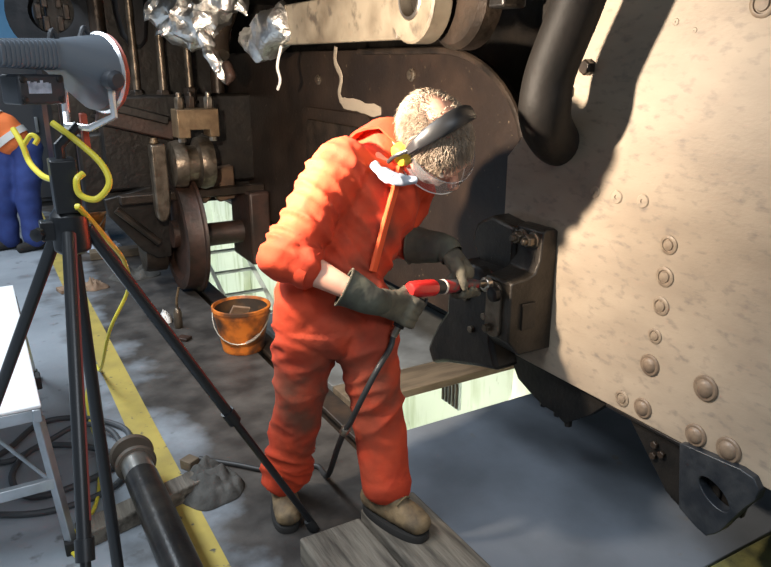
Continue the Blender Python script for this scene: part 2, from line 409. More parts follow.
# pale frame plate
poly = [(2.10, .50), (2.10, 1.28), (2.02, 1.36), (1.86, 1.75), (1.62, 2.3), (-.6, 2.3), (-.6, .50)]
fp = part(MB().prism(poly, 'x', 1.75, 1.79), 'frame_plate', 'plate_paint', .003, 'scuffed beige painted frame plate')
def shared(mb, name, m):
    me_ = mb.mesh(name, V((0, 0, 0))); me_.materials.append(MATS[m]); return me_
rv = shared(MB().lathe([(.033, -.004), (.033, .004), (.030, .007), (.026, .0075), (.024, .0072), (.0225, .009), (.019, .0125), (.012, .015), (.004, .016)], (0, 0, 0), (-1, 0, 0), 20), 'rivet', 'rivet_paint')
rf = shared(MB().lathe([(.030, -.003), (.030, .003), (.026, .0055), (.021, .0055), (.0195, .002), (.017, .002), (.015, .006), (.006, .007)], (0, 0, 0), (-1, 0, 0), 20), 'rivet', 'rivet_worn')
rs = shared(MB().lathe([(.022, -.002), (.022, .002), (.019, .0045), (.007, .0045), (.0065, .001), (.003, .001)], (0, 0, 0), (-1, 0, 0), 18), 'rivet', 'plate_paint')
for (y, z, sc, k) in [(1.644, 1.214, .9, rs), (1.55, 1.213, 1, rs), (1.447, 1.217, 1, rs), (1.334, 1.103, 1, rf), (1.334, 1.003, 1.05, rf),
                      (1.335, .909, 1, rf), (1.343, .807, .85, rf), (1.348, .706, 1.1, rv), (1.146, .711, 1.22, rv), (1.441, .547, .95, rf),
                      (1.354, .551, 1.05, rv), (1.155, .551, 1.1, rv), (1.046, .557, 1.2, rv), (1.403, 1.732, .45, rs), (1.339, 1.708, .35, rs), (1.150, 1.765, 1.2, rf),
                      (.86, .711, 1.2, rv), (.80, .557, 1.2, rv)]:
    place('rivet', k, fp, (1.75, y, z), sc)
# greasy lower lip of the frame
part(MB().box((1.742, 1.0, .492), (1.75, 1.5, .503)), 'grease_bead', 'oily_black', .002, parent=fp)
# dark oily plate with a rounded corner, farther along
poly = [(2.06, .50), (2.06, 1.28)] + arc(2.66, 1.28, .60, .40, PI, PI / 2, 14)[1:] + [(6.4, 1.68), (6.4, .50)]
dp = part(MB().prism(poly, 'x', 1.80, 1.835), 'horn_plate', 'oily_plate', .004, 'oil-stained dark brown plate with a rounded corner')
# thickened rim along the curved edge
rim = [V((1.80, a, b)) for a, b in arc(2.66, 1.28, .59, .39, PI * .98, PI / 2, 14)] + [V((1.80, 3.4, 1.67))]
part(MB().ring_tube(rim, [(.012, .016)] * len(rim), 8), 'edge_rim', 'oily_brown', 0, parent=dp)
for (y, z) in [(2.872, 1.564), (2.56, 1.40), (3.9, 1.52), (3.05, 1.25)]:
    o = part(MB().lathe([(.03, 0), (.03, .006), (.022, .010), (.020, .018), (.006, .020)], (1.80, y, z), (-1, 0, 0), 16), 'bolt_head', 'worn_steel', 0, parent=dp)
# raised inspection cover with rim
def rrect(y0, y1, z0, z1, r, n=4):
    P = []
    for (cy, cz, a) in [(y1 - r, z1 - r, 0), (y0 + r, z1 - r, PI / 2), (y0 + r, z0 + r, PI), (y1 - r, z0 + r, 1.5 * PI)]:
        P += [(cy + r * math.cos(a + PI / 2 * i / n), cz + r * math.sin(a + PI / 2 * i / n)) for i in range(n + 1)]
    return P
cv = part(MB().prism(rrect(3.25, 4.14, .62, 1.36, .07), 'x', 1.785, 1.80), 'inspection_cover', 'oily_plate', .004, parent=dp)
part(MB().prism(rrect(3.34, 4.05, .70, 1.29, .05), 'x', 1.768, 1.785), 'inner_panel', 'oily_brown', .006, parent=cv)
# grease streak
st = [V(p) for p in [(1.797, 3.66, 1.70), (1.797, 3.67, 1.62), (1.797, 3.60, 1.54), (1.797, 3.63, 1.45), (1.797, 3.57, 1.405), (1.797, 3.42, 1.40), (1.797, 3.30, 1.385), (1.797, 3.16, 1.385)]]
part(MB().ring_tube(spline(st, 4), [(.003, (.020 if i < 16 else .030) * (1 + .5 * noise.noise(V((i * .45, 2, 1))))) for i in range(29)], 8, A=V((1, 0, 0))), 'grease_streak', 'grease', 0, 'pale grease streak', parent=dp)
# black backing and overhead mass, added to make the interior dark
part(MB().box((2.35, .2, .55), (2.40, 6.4, 2.6)), 'dark_backing', 'oily_black', .003)
part(MB().box((1.83, 2.0, 2.05), (2.5, 6.4, 2.6)), 'saddle', 'oily_black', .02)
part(MB().lathe([(.55, -.02), (.62, 0), (.62, 6.2), (.55, 6.22)], (2.45, .2, 2.95), (0, 1, 0), 36), 'boiler', 'oily_black', 0)  # out of view, added overhead to block light from above
part(MB().box((.60, .95, 2.13), (2.3, 6.4, 2.17)), 'running_board', 'oily_black', .003)  # out of view, added to keep overhead light off the frame plate
part(MB().box((1.79, .2, .56), (2.36, .26, 2.2)), 'cross_stay', 'oily_black', .003)
part(MB().box((1.79, 1.95, .9), (2.36, 2.0, 2.2)), 'cross_stay', 'oily_black', .003)
# S-bend pipe ahead of the plate
pipe = [(1.755, 1.84, 1.355), (1.66, 1.765, 1.385), (1.565, 1.70, 1.44), (1.53, 1.672, 1.50), (1.53, 1.655, 1.60), (1.53, 1.575, 1.765), (1.53, 1.50, 1.92), (1.55, 1.36, 2.08), (1.62, 1.18, 2.18)]
pp = part(MB().tube(pipe, [.080, .080, .080, .080, .076, .074, .074, .074, .074], 24, 6), 'steam_pipe', 'pipe_black', 0, 'oily black bent pipe')
for y_, z_, m_ in ((1.80, 1.53, 'bright_steel'), (1.715, 1.608, 'oily_brown')): part(MB().hexnut((1.752, y_, z_), (-1, 0, 0), .026, .03), 'stud_nut', m_, .002, parent=fp)  # lit nut given a bright colour, shadowed nut a dark one
# connecting rod and its eye
rp = MB(); rp.box((1.47, 2.46, 1.705), (1.53, 3.62, 1.90))
rod = part(rp, 'coupling_rod', 'cream_rod', .008, 'dirty cream painted rod')
def annulus(org, axis, ri, ro, h, n=36):
    mb_ = MB(); t, a, b = frame(axis); org = V(org); prof = [(ri, 0), (ro - .008, 0), (ro, .008), (ro, h - .008), (ro - .008, h), (ri, h)]
    vs = [org + t * q + (a * math.cos(2 * PI * k / n) + b * math.sin(2 * PI * k / n)) * r for r, q in prof for k in range(n)]
    m_ = len(prof)
    return mb_.add(vs, [(i * n + k, i * n + (k + 1) % n, ((i + 1) % m_) * n + (k + 1) % n, ((i + 1) % m_) * n + k) for i in range(m_) for k in range(n)])
part(annulus((1.455, 2.345, 1.845), (1, 0, 0), .072, .158, .09), 'rod_eye', 'cream_rod', 0, parent=rod)
part(annulus((1.450, 2.345, 1.845), (1, 0, 0), .062, .080, .10), 'bush', 'bright_steel', 0, parent=rod)
part(MB().lathe([(.045, 0), (.058, .01), (.058, .2)], (1.49, 2.345, 1.845), (1, 0, 0), 24), 'eye_pin', 'oily_black', 0, parent=rod)
cr = part(MB().lathe([(.10, 0), (.165, .008), (.185, .03), (.185, .10), (.15, .13)], (1.56, 2.24, 1.85), (1, 0, 0), 36), 'crosshead', 'oily_brown', 0, 'dark round crosshead behind the rod eye')
part(MB().box((1.60, 1.98, 1.80), (1.70, 2.3, 2.1)), 'slide_bar', 'oily_black', .01, parent=cr)

# the bracket being worked on, bolted to the plate
bp_ = MB()
# L-profile in (x,z) extruded along y: wall lug, fillet, block
prof = [(1.752, .60), (1.752, 1.05), (1.735, 1.06), (1.695, 1.06), (1.68, 1.048), (1.675, .95), (1.655, .905), (1.62, .890), (1.556, .885), (1.548, .875), (1.548, .66), (1.60, .60)]
bp_.prism(prof, 'y', 1.80, 1.945)
br = part(bp_, 'bracket', 'casting', .006, 'cast iron bracket bolted to the beige plate')
for y in (1.845, 1.905):
    o = part(MB().lathe([(.030, 0), (.030, .006), (.026, .008)], (1.680, y, 1.015), (-1, 0, 0), 18), 'washer', 'worn_steel', 0, parent=br)
    part(MB().hexnut((1.673, y, 1.015), (-1, 0, 0), .025, .032).lathe([(.014, .03), (.014, .045), (.010, .05)], (1.673, y, 1.015), (-1, 0, 0), 12), 'bolt_head', 'worn_steel', .002, parent=br)
# wear plate on the block's face with two bolts
part(MB().prism(rrect(1.845, 1.925, .66, .87, .03), 'x', 1.536, 1.549), 'face_plate', 'worn_steel', .003, parent=br)
part(annulus((1.505, 1.905, .858), (1, 0, 0), .013, .027, .035, 20), 'collar', 'bright_steel', 0, parent=br)
part(MB().hexnut((1.537, 1.90, .69), (-1, 0, 0), .017, .022), 'bolt_head', 'worn_steel', .001, parent=br)
part(MB().lathe([(.02, 0), (.028, .01), (.028, .03), (.02, .035)], (1.537, 1.855, .835), (-1, 0, 0), 18), 'plug', 'oily_black', 0, parent=br)
part(MB().prism(rrect(1.79, 1.801, .70, .80, .003), 'x', 1.60, 1.66), 'side_recess', 'oily_black', 0, parent=br)
# dark casting behind the bracket
kn = part(MB().prism([(1.93, 1.045), (1.93, .86), (2.02, .82), (2.12, .86), (2.19, .94), (2.16, 1.02), (2.07, 1.065)], 'x', 1.66, 1.76), 'knee_casting', 'casting', .015, 'dark knee casting')
part(MB().prism([(1.945, .88), (1.945, .60), (1.90, .50), (2.02, .47), (2.25, .40), (2.34, .36), (2.38, .42), (2.34, .50), (2.30, .56), (2.24, .64), (2.24, .80), (2.16, .88)], 'x', 1.585, 1.70), 'hanger_casting', 'oily_black', .018)
for (y, z) in [(2.02, .80), (2.10, .74), (2.06, .62), (1.98, .70)]:
    part(MB().hexnut((1.585, y, z), (-1, 0, 0), .016, .016), 'bolt_head', 'worn_steel', .001)
part(MB().lathe([(.03, 0), (.046, .01), (.046, .04), (.03, .05)], (1.585, 1.985, .855), (-1, 0, 0), 20), 'bush_cap', 'oily_black', 0)
# guard plates below the frame
g1 = [(2.10, .56), (2.07, .44), (2.02, .37), (1.93, .335), (1.86, .315), (1.80, .315), (1.74, .295), (1.70, .325), (1.62, .385), (1.52, .49), (1.50, .56)]
o = part(MB().prism(g1, 'x', 1.80, 1.84), 'guard_plate', 'dull_black', .004)
for y, z in [(1.80, .315), (1.74, .300), (1.88, .322)]: part(MB().hexnut((1.82, y, z - .02), (0, 0, 1), .016, .03), 'bolt_head', 'oily_black', .001, parent=o)
# lug with an oblong hole, in front of the lower lip
lg = part(MB().prism([(1.455, .52), (1.245, .30), (1.22, .285), (1.18, .27), (1.06, .26), (1.06, .52)], 'x', 1.765, 1.85), 'lug_web', 'dull_black', .006)
def plate_hole():
    outer = [(1.19, .515), (1.16, .30), (1.10, .272), (1.055, .262), (1.02, .30), (.96, .42), (.925, .475), (.93, .51), (.96, .535)]
    mb_ = MB(); n = 48; c = V((1.055, .412))
    inn = []; out = []
    for k in range(n):
        a = 2 * PI * k / n; d = V((math.cos(a), math.sin(a)))
        e = V((.058 * math.cos(a), .030 * math.sin(a))); ca, sa = math.cos(.5), math.sin(.5)
        inn.append(c + V((e.x * ca - e.y * sa, e.x * sa + e.y * ca)))
        ang = math.atan2(inn[-1].y - c.y, inn[-1].x - c.x); d = V((math.cos(ang), math.sin(ang)))
        best = .2
        for i in range(len(outer)):
            p, q = V(outer[i]) - c, V(outer[(i + 1) % len(outer)]) - c; e2 = q - p
            den = d.x * e2.y - d.y * e2.x
            if abs(den) < 1e-9: continue
            t = (p.x * e2.y - p.y * e2.x) / den; u = (p.x * d.y - p.y * d.x) / den
            if t > 0 and -1e-6 <= u <= 1 + 1e-6: best = t; break
        out.append(c + d * best)
    vs = [(x, p.x, p.y) for x in (1.725, 1.765) for ring in (inn, out) for p in ring]
    fs = []
    for k in range(n):
        j = (k + 1) % n
        fs += [(k, j, n + j, n + k), (2 * n + k, 3 * n + k, 3 * n + j, 2 * n + j), (k, 2 * n + k, 2 * n + j, j), (n + k, n + j, 3 * n + j, 3 * n + k)]
    return mb_.add(vs, fs)
part(plate_hole(), 'lug_face', 'gloss_blue_black', .003, 'glossy blue-black lug with an oblong hole', parent=lg)
part(MB().prism([(1.145, .46), (1.13, .34), (.99, .35), (.97, .47)], 'x', 1.775, 1.79), 'hole_backing', 'oily_black', 0, parent=lg)
for y, z in [(1.30, .44), (1.30, .40), (1.27, .42)]: part(MB().hexnut((1.765, y, z), (-1, 0, 0), .013, .014), 'bolt_head', 'oily_brown', .001, parent=lg)

# bogie wheelset
wh = part(MB().lathe([(.06, -.085), (.10, -.08), (.10, -.04), (.30, -.03), (.335, -.06), (.405, -.06), (.41, .03), (.415, .045), (.435, .052), (.44, .07), (.42, .078), (.34, .078), (.32, .03), (.11, .03), (.11, .09), (.07, .10)], (1.20, 5.02, .435), (1, 0, 0), 48), 'wheel', 'rust_red', 0, 'rusty bogie wheel on the rail')
part(MB().lathe([(.085, 0), (.085, .55), (.10, .58), (.10, .66)], (1.27, 5.02, .40), (1, 0, 0), 28), 'axle', 'rust_red', 0, 'rusty brown axle')
part(MB().lathe([(.07, -.06), (.30, -.03), (.42, -.04), (.44, .03), (.41, .06), (.1, .06)], (1.87, 5.02, .435), (1, 0, 0), 40), 'wheel', 'rust_red', 0)
part(MB().box((1.64, 4.80, .18), (1.80, 5.24, .72)), 'axle_box', 'rust_red', .02)
part(MB().prism([(.70, .72), (.72, .60), (.92, .33), (1.02, .26), (1.12, .26), (1.14, .62), (1.10, .80)], 'y', 5.06, 5.14), 'stay_plate', 'oily_black', .008)
part(MB().tube([(.76, 4.98, .66), (1.02, 4.96, .40)], .025, 10), 'stay_rod', 'oily_brown', 0)
part(MB().lathe([(.05, 0), (.15, .02), (.16, .05), (.16, .17), (.10, .2)], (.93, 5.25, .28), (1, 0, 0), 28), 'brake_drum', 'oily_brown', 0)
part(MB().prism([(1.26, .86), (1.60, .90), (1.60, .66), (1.48, .64), (1.44, .70), (1.38, .64), (1.26, .66)], 'y', 4.98, 5.08), 'bolster', 'rusty_tan', .012)
part(MB().box((.78, 4.90, .70), (1.80, 4.98, .76)), 'cross_bar', 'oily_brown', .008)
part(MB().box((.60, 5.25, .60), (2.2, 5.36, 1.15)), 'bogie_frame', 'oily_black', .02)
# bearing clamp with bolts
cl = part(MB().prism([(1.13, 1.33), (1.40, 1.33), (1.40, 1.15), (1.335, 1.15), (1.335, 1.20), (1.21, 1.20), (1.21, 1.15), (1.13, 1.15)], 'y', 4.60, 4.76), 'bearing_clamp', 'bronze', .006, 'bronze coloured bearing clamp')
for x, d in ((1.165, 'worn_steel'), (1.355, 'bright_steel'), (1.26, 'oily_brown')):
    y = 4.66 if d != 'oily_brown' else 4.74
    part(MB().hexnut((x, y, 1.33), (0, 0, 1), .032, .075).lathe([(.018, .07), (.018, .10), (.012, .105)], (x, y, 1.33), (0, 0, 1), 12), 'bolt', d, .002, parent=cl)
for x in (1.165, 1.37): part(MB().hexnut((x, 4.66, 1.12), (0, 0, 1), .026, .03), 'nut', 'bright_steel', .002, parent=cl)
part(MB().lathe([(.06, -.14), (.15, -.13), (.16, -.09), (.16, -.05), (.12, -.04), (.12, .03), (.17, .04), (.18, .08), (.17, .13), (.05, .14)], (1.25, 4.82, .96), (1, 0, 0), 32), 'journal_bush', 'worn_steel', 0)
part(MB().prism([(.985, 1.10), (1.085, 1.10), (1.085, .70), (1.075, .64), (1.05, .59), (1.02, .58), (.995, .60), (.985, .66)], 'y', 4.78, 4.88), 'spring_link', 'worn_steel', .012)
part(MB().lathe([(.02, 0), (.03, .01), (.02, .04)], (1.02, 4.83, 1.10), (0, 0, 1), 12), 'oil_cap', 'bronze', 0)
R = Matrix.Rotation(math.radians(16), 3, 'Y')
bm_ = part(MB().box((.70, 4.92, 1.17), (1.20, 5.02, 1.30), R), 'equaliser_beam', 'rust_red', .012)
part(MB().box((.66, 4.90, 1.28), (1.16, 5.04, 1.34), R), 'equaliser_cap', 'oily_black', .01)
for (x, z, r) in ((.90, 1.08, .085), (.90, .88, .055)):
    o = part(MB().lathe([(r, 0), (r, .02), (r * .85, .03)], (x, 5.24, z), (-.45, -.85, .1), 24), 'washer', 'oily_black', 0)
    part(MB().hexnut((x - .01, 5.215, z), (-.45, -.85, .1), r * .68, .05).lathe([(r * .35, .05), (r * .35, .09), (r * .2, .10)], (x - .01, 5.215, z), (-.45, -.85, .1), 12), 'nut', 'oily_brown', .003, parent=o)
# spring hanger rods over the bogie
for (x, y, z0, r, m_) in ((.86, 5.5, 1.28, .055, 'oily_brown'), (1.05, 5.35, 1.36, .028, 'worn_steel'), (1.20, 5.2, 1.36, .028, 'worn_steel'), (1.36, 5.1, 1.38, .026, 'worn_steel'), (1.62, 5.3, 1.2, .05, 'oily_brown')):
    o = part(MB().tube([(x, y, z0), (x, y, 2.4)], r, 14), 'hanger_rod', m_, 0)
    part(MB().hexnut((x, y, z0 - .02), (0, 0, 1), r * 1.8, .09).lathe([(r * 2.1, -.02), (r * 2.1, 0)], (x, y, z0 - .02), (0, 0, 1), 16), 'nut', 'oily_brown', .003, parent=o)
part(MB().prism([(.98, 2.4), (.98, 1.95), (1.01, 1.80), (1.07, 1.72), (1.14, 1.70), (1.19, 1.76), (1.21, 1.90), (1.21, 2.4)], 'y', 5.5, 5.6), 'valve_lever', 'black_paint', .03)
part(MB().box((.56, 5.7, .80), (2.4, 5.78, 2.6)), 'motion_plate', 'oily_black', .01)
cb = part(MB().box((.50, 5.9, .62), (2.5, 6.4, 2.6)), 'cross_backing', 'oily_black', .03)  # dark mass added behind the clutter so its gaps read black
o = part(annulus((.62, 5.72, 1.95), (-.35, -1, .05), .15, .30, .10), 'cylinder_cover', 'black_paint', 0, 'dark round cylinder cover with slots')
for k in range(6):
    a = k * PI / 3
    part(MB().box((.60 + .09 * math.cos(a) - .02, 5.66, 1.95 + .09 * math.sin(a) - .05), (.60 + .09 * math.cos(a) + .02, 5.70, 1.95 + .09 * math.sin(a) + .05)), 'spoke', 'oily_brown', .006, parent=o)
part(MB().tube([(.80, 5.6, 1.45), (.78, 5.6, 2.4)], .015, 8), 'grab_rail', 'worn_steel', 0)
part(MB().box((.74, 5.12, .76), (1.9, 5.24, 1.40)), 'spring_plank', 'oily_black', .02)
# pipe stub and clutter under the cylinders
part(MB().tube([(1.5, 4.55, 2.2), (1.48, 4.50, 1.95), (1.40, 4.45, 1.80), (1.36, 4.36, 1.66)], .06, 14, 5), 'drain_pipe', 'oily_brown', 0)

# foil wrapping on the lagged pipes
def crumple(pts, rad, name, label, amp=.03, fq=7, n=26, k=7, seed=0):
    mb_ = MB().capsule(pts, rad, n, k)
    out = []
    for v in mb_.v:
        q = v * fq + V((seed, seed, seed))
        d = V((noise.noise(q), noise.noise(q + V((9, 2, 5))), noise.noise(q + V((3, 7, 1)))))
        e = abs(noise.noise(q * 2.3)) - .25
        out.append(v + d * amp + (d * e) * amp * 1.6)
    mb_.v = out
    o = mb_.build(name, 'foil', None, 0, 28); return tag(o, label, 'foil', 'foil wrapped round the pipes')
crumple([(1.10, 4.66, 1.92), (1.22, 4.58, 1.88), (1.32, 4.50, 1.86), (1.42, 4.46, 1.97)], [.10, .17, .17, .10], 'foil_wrap', 'large crumpled silver foil bundle above the bronze clamp', .042, 13, 56, 12)
crumple([(1.30, 4.40, 2.06), (1.42, 4.36, 1.98), (1.50, 4.33, 1.94)], [.08, .10, .05], 'foil_wrap', 'small silver foil fold at the top beside the large bundle', .05, 10, 36, 8, 4)
crumple([(1.27, 4.38, 1.78), (1.30, 4.33, 1.66), (1.34, 4.29, 1.56), (1.35, 4.26, 1.49)], [(.045, .03), (.05, .03), (.035, .02), (.010, .008)], 'foil_wrap', 'torn foil tail hanging down below the large bundle', .03, 12, 24, 8, 8)
tag(MB().capsule([(1.36, 4.24, 1.60), (1.37, 4.22, 1.54), (1.35, 4.22, 1.50)], [.03, .035, .012], 12, 4).build('lagging_scrap', 'rust_red'), 'rust red scrap of lagging at the tip of the hanging foil', 'lagging')
crumple([(1.5, 4.22, 1.74), (1.5, 4.02, 1.72), (1.5, 3.82, 1.78), (1.5, 3.62, 1.80)], [.05, .09, .11, .105], 'foil_wrap', 'silver foil wrapped round the end of the cream rod', .045, 9, 36, 9, 12)
tag(MB().tube([(1.46, 3.62, 1.70), (1.45, 3.66, 1.60), (1.45, 3.63, 1.53), (1.45, 3.67, 1.48)], .008, 8, 6).build('tie_wire', 'paper_white'), 'white wire end dangling below the foil on the rod', 'wire')

# ------------------------------------------------------------------ ladder in the pit
ld = thing('ladder', (1.78, 4.6, -1.3), 'aluminium ladder sloping down into the pit beyond the orange bucket', 'ladder')
la, lbm = V((1.60, 6.15, .06)), V((1.60, 3.20, -1.27))
for dx in (0, .36):
    MB().ring_tube([la + V((dx, 0, 0)), lbm + V((dx, 0, 0))], [(.045, .018)] * 2, 4, A=V((0, .4, .9))).build('stile', 'white_alloy', ld, .003)
for i in range(11):
    p = la.lerp(lbm, .05 + i * .09)
    MB().tube([p, p + V((.36, 0, 0))], .016, 10).build('rung', 'aluminium', ld)

# ------------------------------------------------------------------ floodlight on tripod
HX, HY = .175, 1.900
fl = thing('floodlight', (HX, HY, 1.38), 'grey finned work floodlight on the black tripod', 'floodlight')
LS = .82; A_ = AIM; A0 = V((AIM.x, AIM.y, 0)).normalized()
def lf(a, b, c_): # lamp frame: along beam, sideways, up
    t, u_, w_ = frame(A_, (0, 0, 1)); return LAMP + (t * a + w_ * b + u_ * c_) * LS
rings = []
def oct_ring(a, hw, hh, r, n=32, dz=0):
    P = []
    for k in range(n):
        w = 2 * PI * k / n; cx, cz = math.cos(w), math.sin(w)
        e = r # superellipse exponent
        P.append(lf(a, hw * math.copysign(abs(cx) ** e, cx), dz + hh * math.copysign(abs(cz) ** e, cz)))
    return P
stations = [(-.345, .050, .024, .35, .050), (-.338, .058, .032, .35, .050), (-.175, .066, .040, .35, .050), (-.155, .070, .044, .4, .048), (-.04, .112, .108, .9, .0), (-.02, .114, .112, 1, 0), (-.012, .114, .112, 1, 0)]
hb = MB(); n = 32; vs_ = []; 
for s_ in stations: vs_ += oct_ring(s_[0], s_[1], s_[2], s_[3], n, s_[4])
hb.add(vs_, [(i * n + k, i * n + (k + 1) % n, (i + 1) * n + (k + 1) % n, (i + 1) * n + k) for i in range(len(stations) - 1) for k in range(n)] + [tuple(range(n))[::-1], tuple(range((len(stations) - 1) * n, len(stations) * n))])
hs = hb.build('housing', 'lamp_grey', fl, 0, 30)
for i in range(13):
    a = -.332 + i * .0125
    vs_ = oct_ring(a, .0625 + .0005 * i, .0365 + .0005 * i, .35, 32, .050) + oct_ring(a + .006, .0625 + .0005 * i, .0365 + .0005 * i, .35, 32, .050)
    MB().add(vs_, [(k, (k + 1) % 32, 32 + (k + 1) % 32, 32 + k) for k in range(32)] + [tuple(range(32))[::-1], tuple(range(32, 64))]).build('fin', 'lamp_grey', hs)
t_, u_, w_ = frame(A_, (0, 0, 1))
annulus(lf(-.016, 0, 0), A_, .104 * LS, .121 * LS, .014, 48).build('rim', 'rim_steel', fl)
annulus(lf(-.002, 0, 0), A_, .104 * LS, .117 * LS, .016, 48).build('front_ring', 'rim_red', fl)
MB().lathe([(.106 * LS, -.006), (.106 * LS, -.002)], LAMP, A_, 40).build('lens', 'lens_on', fl)
for a, b in ((-.16, .02), (-.05, .0)):
    MB().tube([lf(a - .015, b, .08 if a < -.1 else .10), lf(a, b, .115 if a < -.1 else .128), lf(a + .015, b, .075 if a < -.1 else .11)], .006, 8, 5).build('lug', 'lamp_box', hs)
# junction box under the body
R_ = Matrix((t_, -w_, u_)).transposed()
c0 = lf(-.225, .0, -.045)
jb = MB().box(c0 - V((.056, .039, .033)), c0 + V((.056, .039, .033)), R_).build('junction_box', 'lamp_box', fl, .006)
side = 1 if (w_).dot(V((0, -1, 0))) > 0 else -1     # face towards the gangway
for (a, z) in ((-.278, -.018), (-.172, -.018), (-.278, -.072), (-.172, -.072)):
    MB().lathe([(.008, -.002), (.008, .004), (.005, .005)], lf(a, .045 * side, z), w_ * side, 12).build('screw', 'tripod_black', jb)
lc = lf(-.232, .0465 * side, -.042)
lb = MB().box(lc - V((.027, .0012, .011)), lc + V((.027, .0012, .011)), R_)
for i, (o_, h_) in enumerate([(-.03, .006), (-.02, .003), (-.012, .005), (-.002, .002), (.006, .008), (.014, .002), (.022, .003)]):
    q = lf(-.232 + o_, .0468 * side, -.029 + h_ / 2); lb.box(q - V((.0035, .001, h_ / 2)), q + V((.0035, .001, h_ / 2)), R_)
lb.build('label_plate', 'lamp_label', jb)
# yoke and stem
MB().tube([lf(-.06, .12, -.02), lf(-.06, .125, -.12), lf(-.10, .06, -.155), lf(-.10, -.06, -.155), lf(-.06, -.125, -.12), lf(-.06, -.12, -.02)], .009, 8).build('yoke', 'rim_steel', fl)
for b in (.122, -.122): MB().lathe([(.02, -.01), (.024, 0), (.024, .022), (.016, .03)], lf(-.06, b, -.02), w_ * (1 if b > 0 else -1), 12).build('clamp_knob', 'lamp_box', fl)
MB().tube([lf(-.10, 0, -.15), (HX, HY, 1.43), (HX, HY, 1.38)], .013, 10).build('stem', 'tripod_black', fl)
MB().box((.232, 1.89, 1.41), (.246, 1.93, 1.505)).build('red_tag', 'rim_red', fl, .002)

tp = thing('tripod', (HX, HY, 0), 'black telescopic tripod carrying the floodlight', 'tripod')
MB().lathe([(.017, .002), (.017, 1.25), (.014, 1.25), (.014, 1.38)], (HX, HY, 0), n=16).build('mast', 'tripod_black', tp)
hub = MB().lathe([(.03, 1.16), (.045, 1.17), (.045, 1.26), (.03, 1.28)], (HX, HY, 0), n=18); hub.box((HX - .07, HY - .02, 1.20), (HX + .02, HY + .02, 1.25)); hub.box((HX - .03, HY - .045, 1.27), (HX + .03, HY + .03, 1.40))
hb_ = hub.build('hub', 'tripod_black', tp, .004)
MB().lathe([(.012, 0), (.017, .006), (.017, .022), (.008, .026)], (HX - .07, HY - .03, 1.225), (-.6, -.8, 0), 8).build('knob', 'tripod_black', hb_)
for (fx, fy) in ((.855, 1.995), (-.32, 2.50), (.0, 1.22)):
    d = V((fx - HX, fy - HY, 0)).normalized(); top = V((HX, HY, 1.22)) + d * .04; ft = V((fx, fy, .015))
    lg_ = MB().tube([top, top.lerp(ft, .55)], .0165, 12).tube([top.lerp(ft, .54), ft], .0125, 12).build('leg', 'tripod_black', tp)
    MB().lathe([(.018, 0), (.020, .03), (.014, .06)], (fx, fy, .0), (top - ft), 10).build('rubber_foot', 'rubber', lg_)
    MB().lathe([(.022, 0), (.022, .05)], top.lerp(ft, .53), ft - top, 12).build('leg_clamp', 'tripod_black', lg_)
    MB().tube([top + V((.014, -.010, .0)), top.lerp(ft, .5) + V((.014, -.010, .0))], .003, 6).build('red_strip', 'red_strip', lg_)

yc = [(0.169, 1.921, 1.484), (0.212, 1.878, 1.444), (0.257, 1.835, 1.39), (0.267, 1.812, 1.343), (0.234, 1.816, 1.307), (0.2, 1.831, 1.319), (0.197, 1.831, 1.354), (0.215, 1.84, 1.368)]
yc2 = [(0.19, 1.835, 1.288), (0.199, 1.845, 1.28), (0.276, 2.064, 1.154), (.388, 2.50, .955), (.438, 2.818, .754), (.376, 3.013, .528), (.37, 3.5, .15), (.385, 3.9, .012), (.299, 3.577, .010), (.268, 3.257, .010), (.262, 3.0, .010), (.225, 2.70, .010), (.17, 2.50, .010), (.07, 2.36, .010), (.10, 2.20, .010), (.120, 2.05, .010), (.05, 1.7, .010)]
tag(MB().tube(yc, .008, 10, 8).build('power_cable', 'yellow_cable'), 'bright yellow cable looping below the floodlight', 'cable', 'yellow cables of the floodlight')
tag(MB().tube(yc2, .0075, 10, 8).build('power_cable', 'yellow_cable'), 'long yellow cable hanging from the tripod down to the floor', 'cable', 'yellow cables of the floodlight')
tag(MB().tube([(0.095, 2.216, 1.449), (0.109, 2.168, 1.411), (0.119, 2.14, 1.364), (0.138, 2.054, 1.34), (0.157, 1.997, 1.335), (0.171, 1.95, 1.335)], .008, 10, 6).tube([(0.114, 2.168, 1.411), (0.133, 2.159, 1.435), (0.147, 2.149, 1.426), (0.138, 2.149, 1.411)], .007, 8, 5).build('power_cable', 'yellow_cable'), 'short yellow cable running left from the tripod hub', 'cable', 'yellow cables of the floodlight')

# ------------------------------------------------------------------ work platform on the left
pl = thing('work_platform', (-.20, 3.1, 0), 'white topped aluminium work platform at the left edge', 'platform')
PZ = .55
MB().box((-.48, 2.36, PZ - .012), (.055, 3.85, PZ)).build('platform_top', 'white_top', pl, .004)
for x in (-.475, .025): MB().box((x, 2.355, PZ - .06), (x + .028, 3.855, PZ - .012)).build('side_rail', 'aluminium', pl, .003)
for y in (2.36, 3.83): MB().box((-.47, y, PZ - .055), (.05, y + .022, PZ - .012)).build('end_rail', 'aluminium', pl, .003)
for x, fx in ((.04, .078), (-.46, -.50)):
    for y, fy in ((2.385, 2.31), (3.82, 3.9)):
        l_ = MB().tube([(x, y, PZ - .05), (fx, fy, .012)], .0205, 4).build('leg', 'aluminium', pl, .003)
        MB().box((fx - .024, fy - .024, 0), (fx + .024, fy + .024, .05)).build('rubber_foot', 'rubber', l_, .004)
for y in (2.345, 3.86):
    MB().box((-.48, y - .012, .245), (.06, y + .012, .285)).build('rung', 'aluminium', pl, .003)
MB().tube([(.055, 2.35, .26), (-.1, 2.7, .30), (-.2, 3.1, PZ - .06)], .008, 8).build('brace', 'aluminium', pl)
MB().box((.04, 2.62, PZ - .06), (.075, 2.68, PZ - .01)).build('hinge_stop', 'rubber', pl, .004)

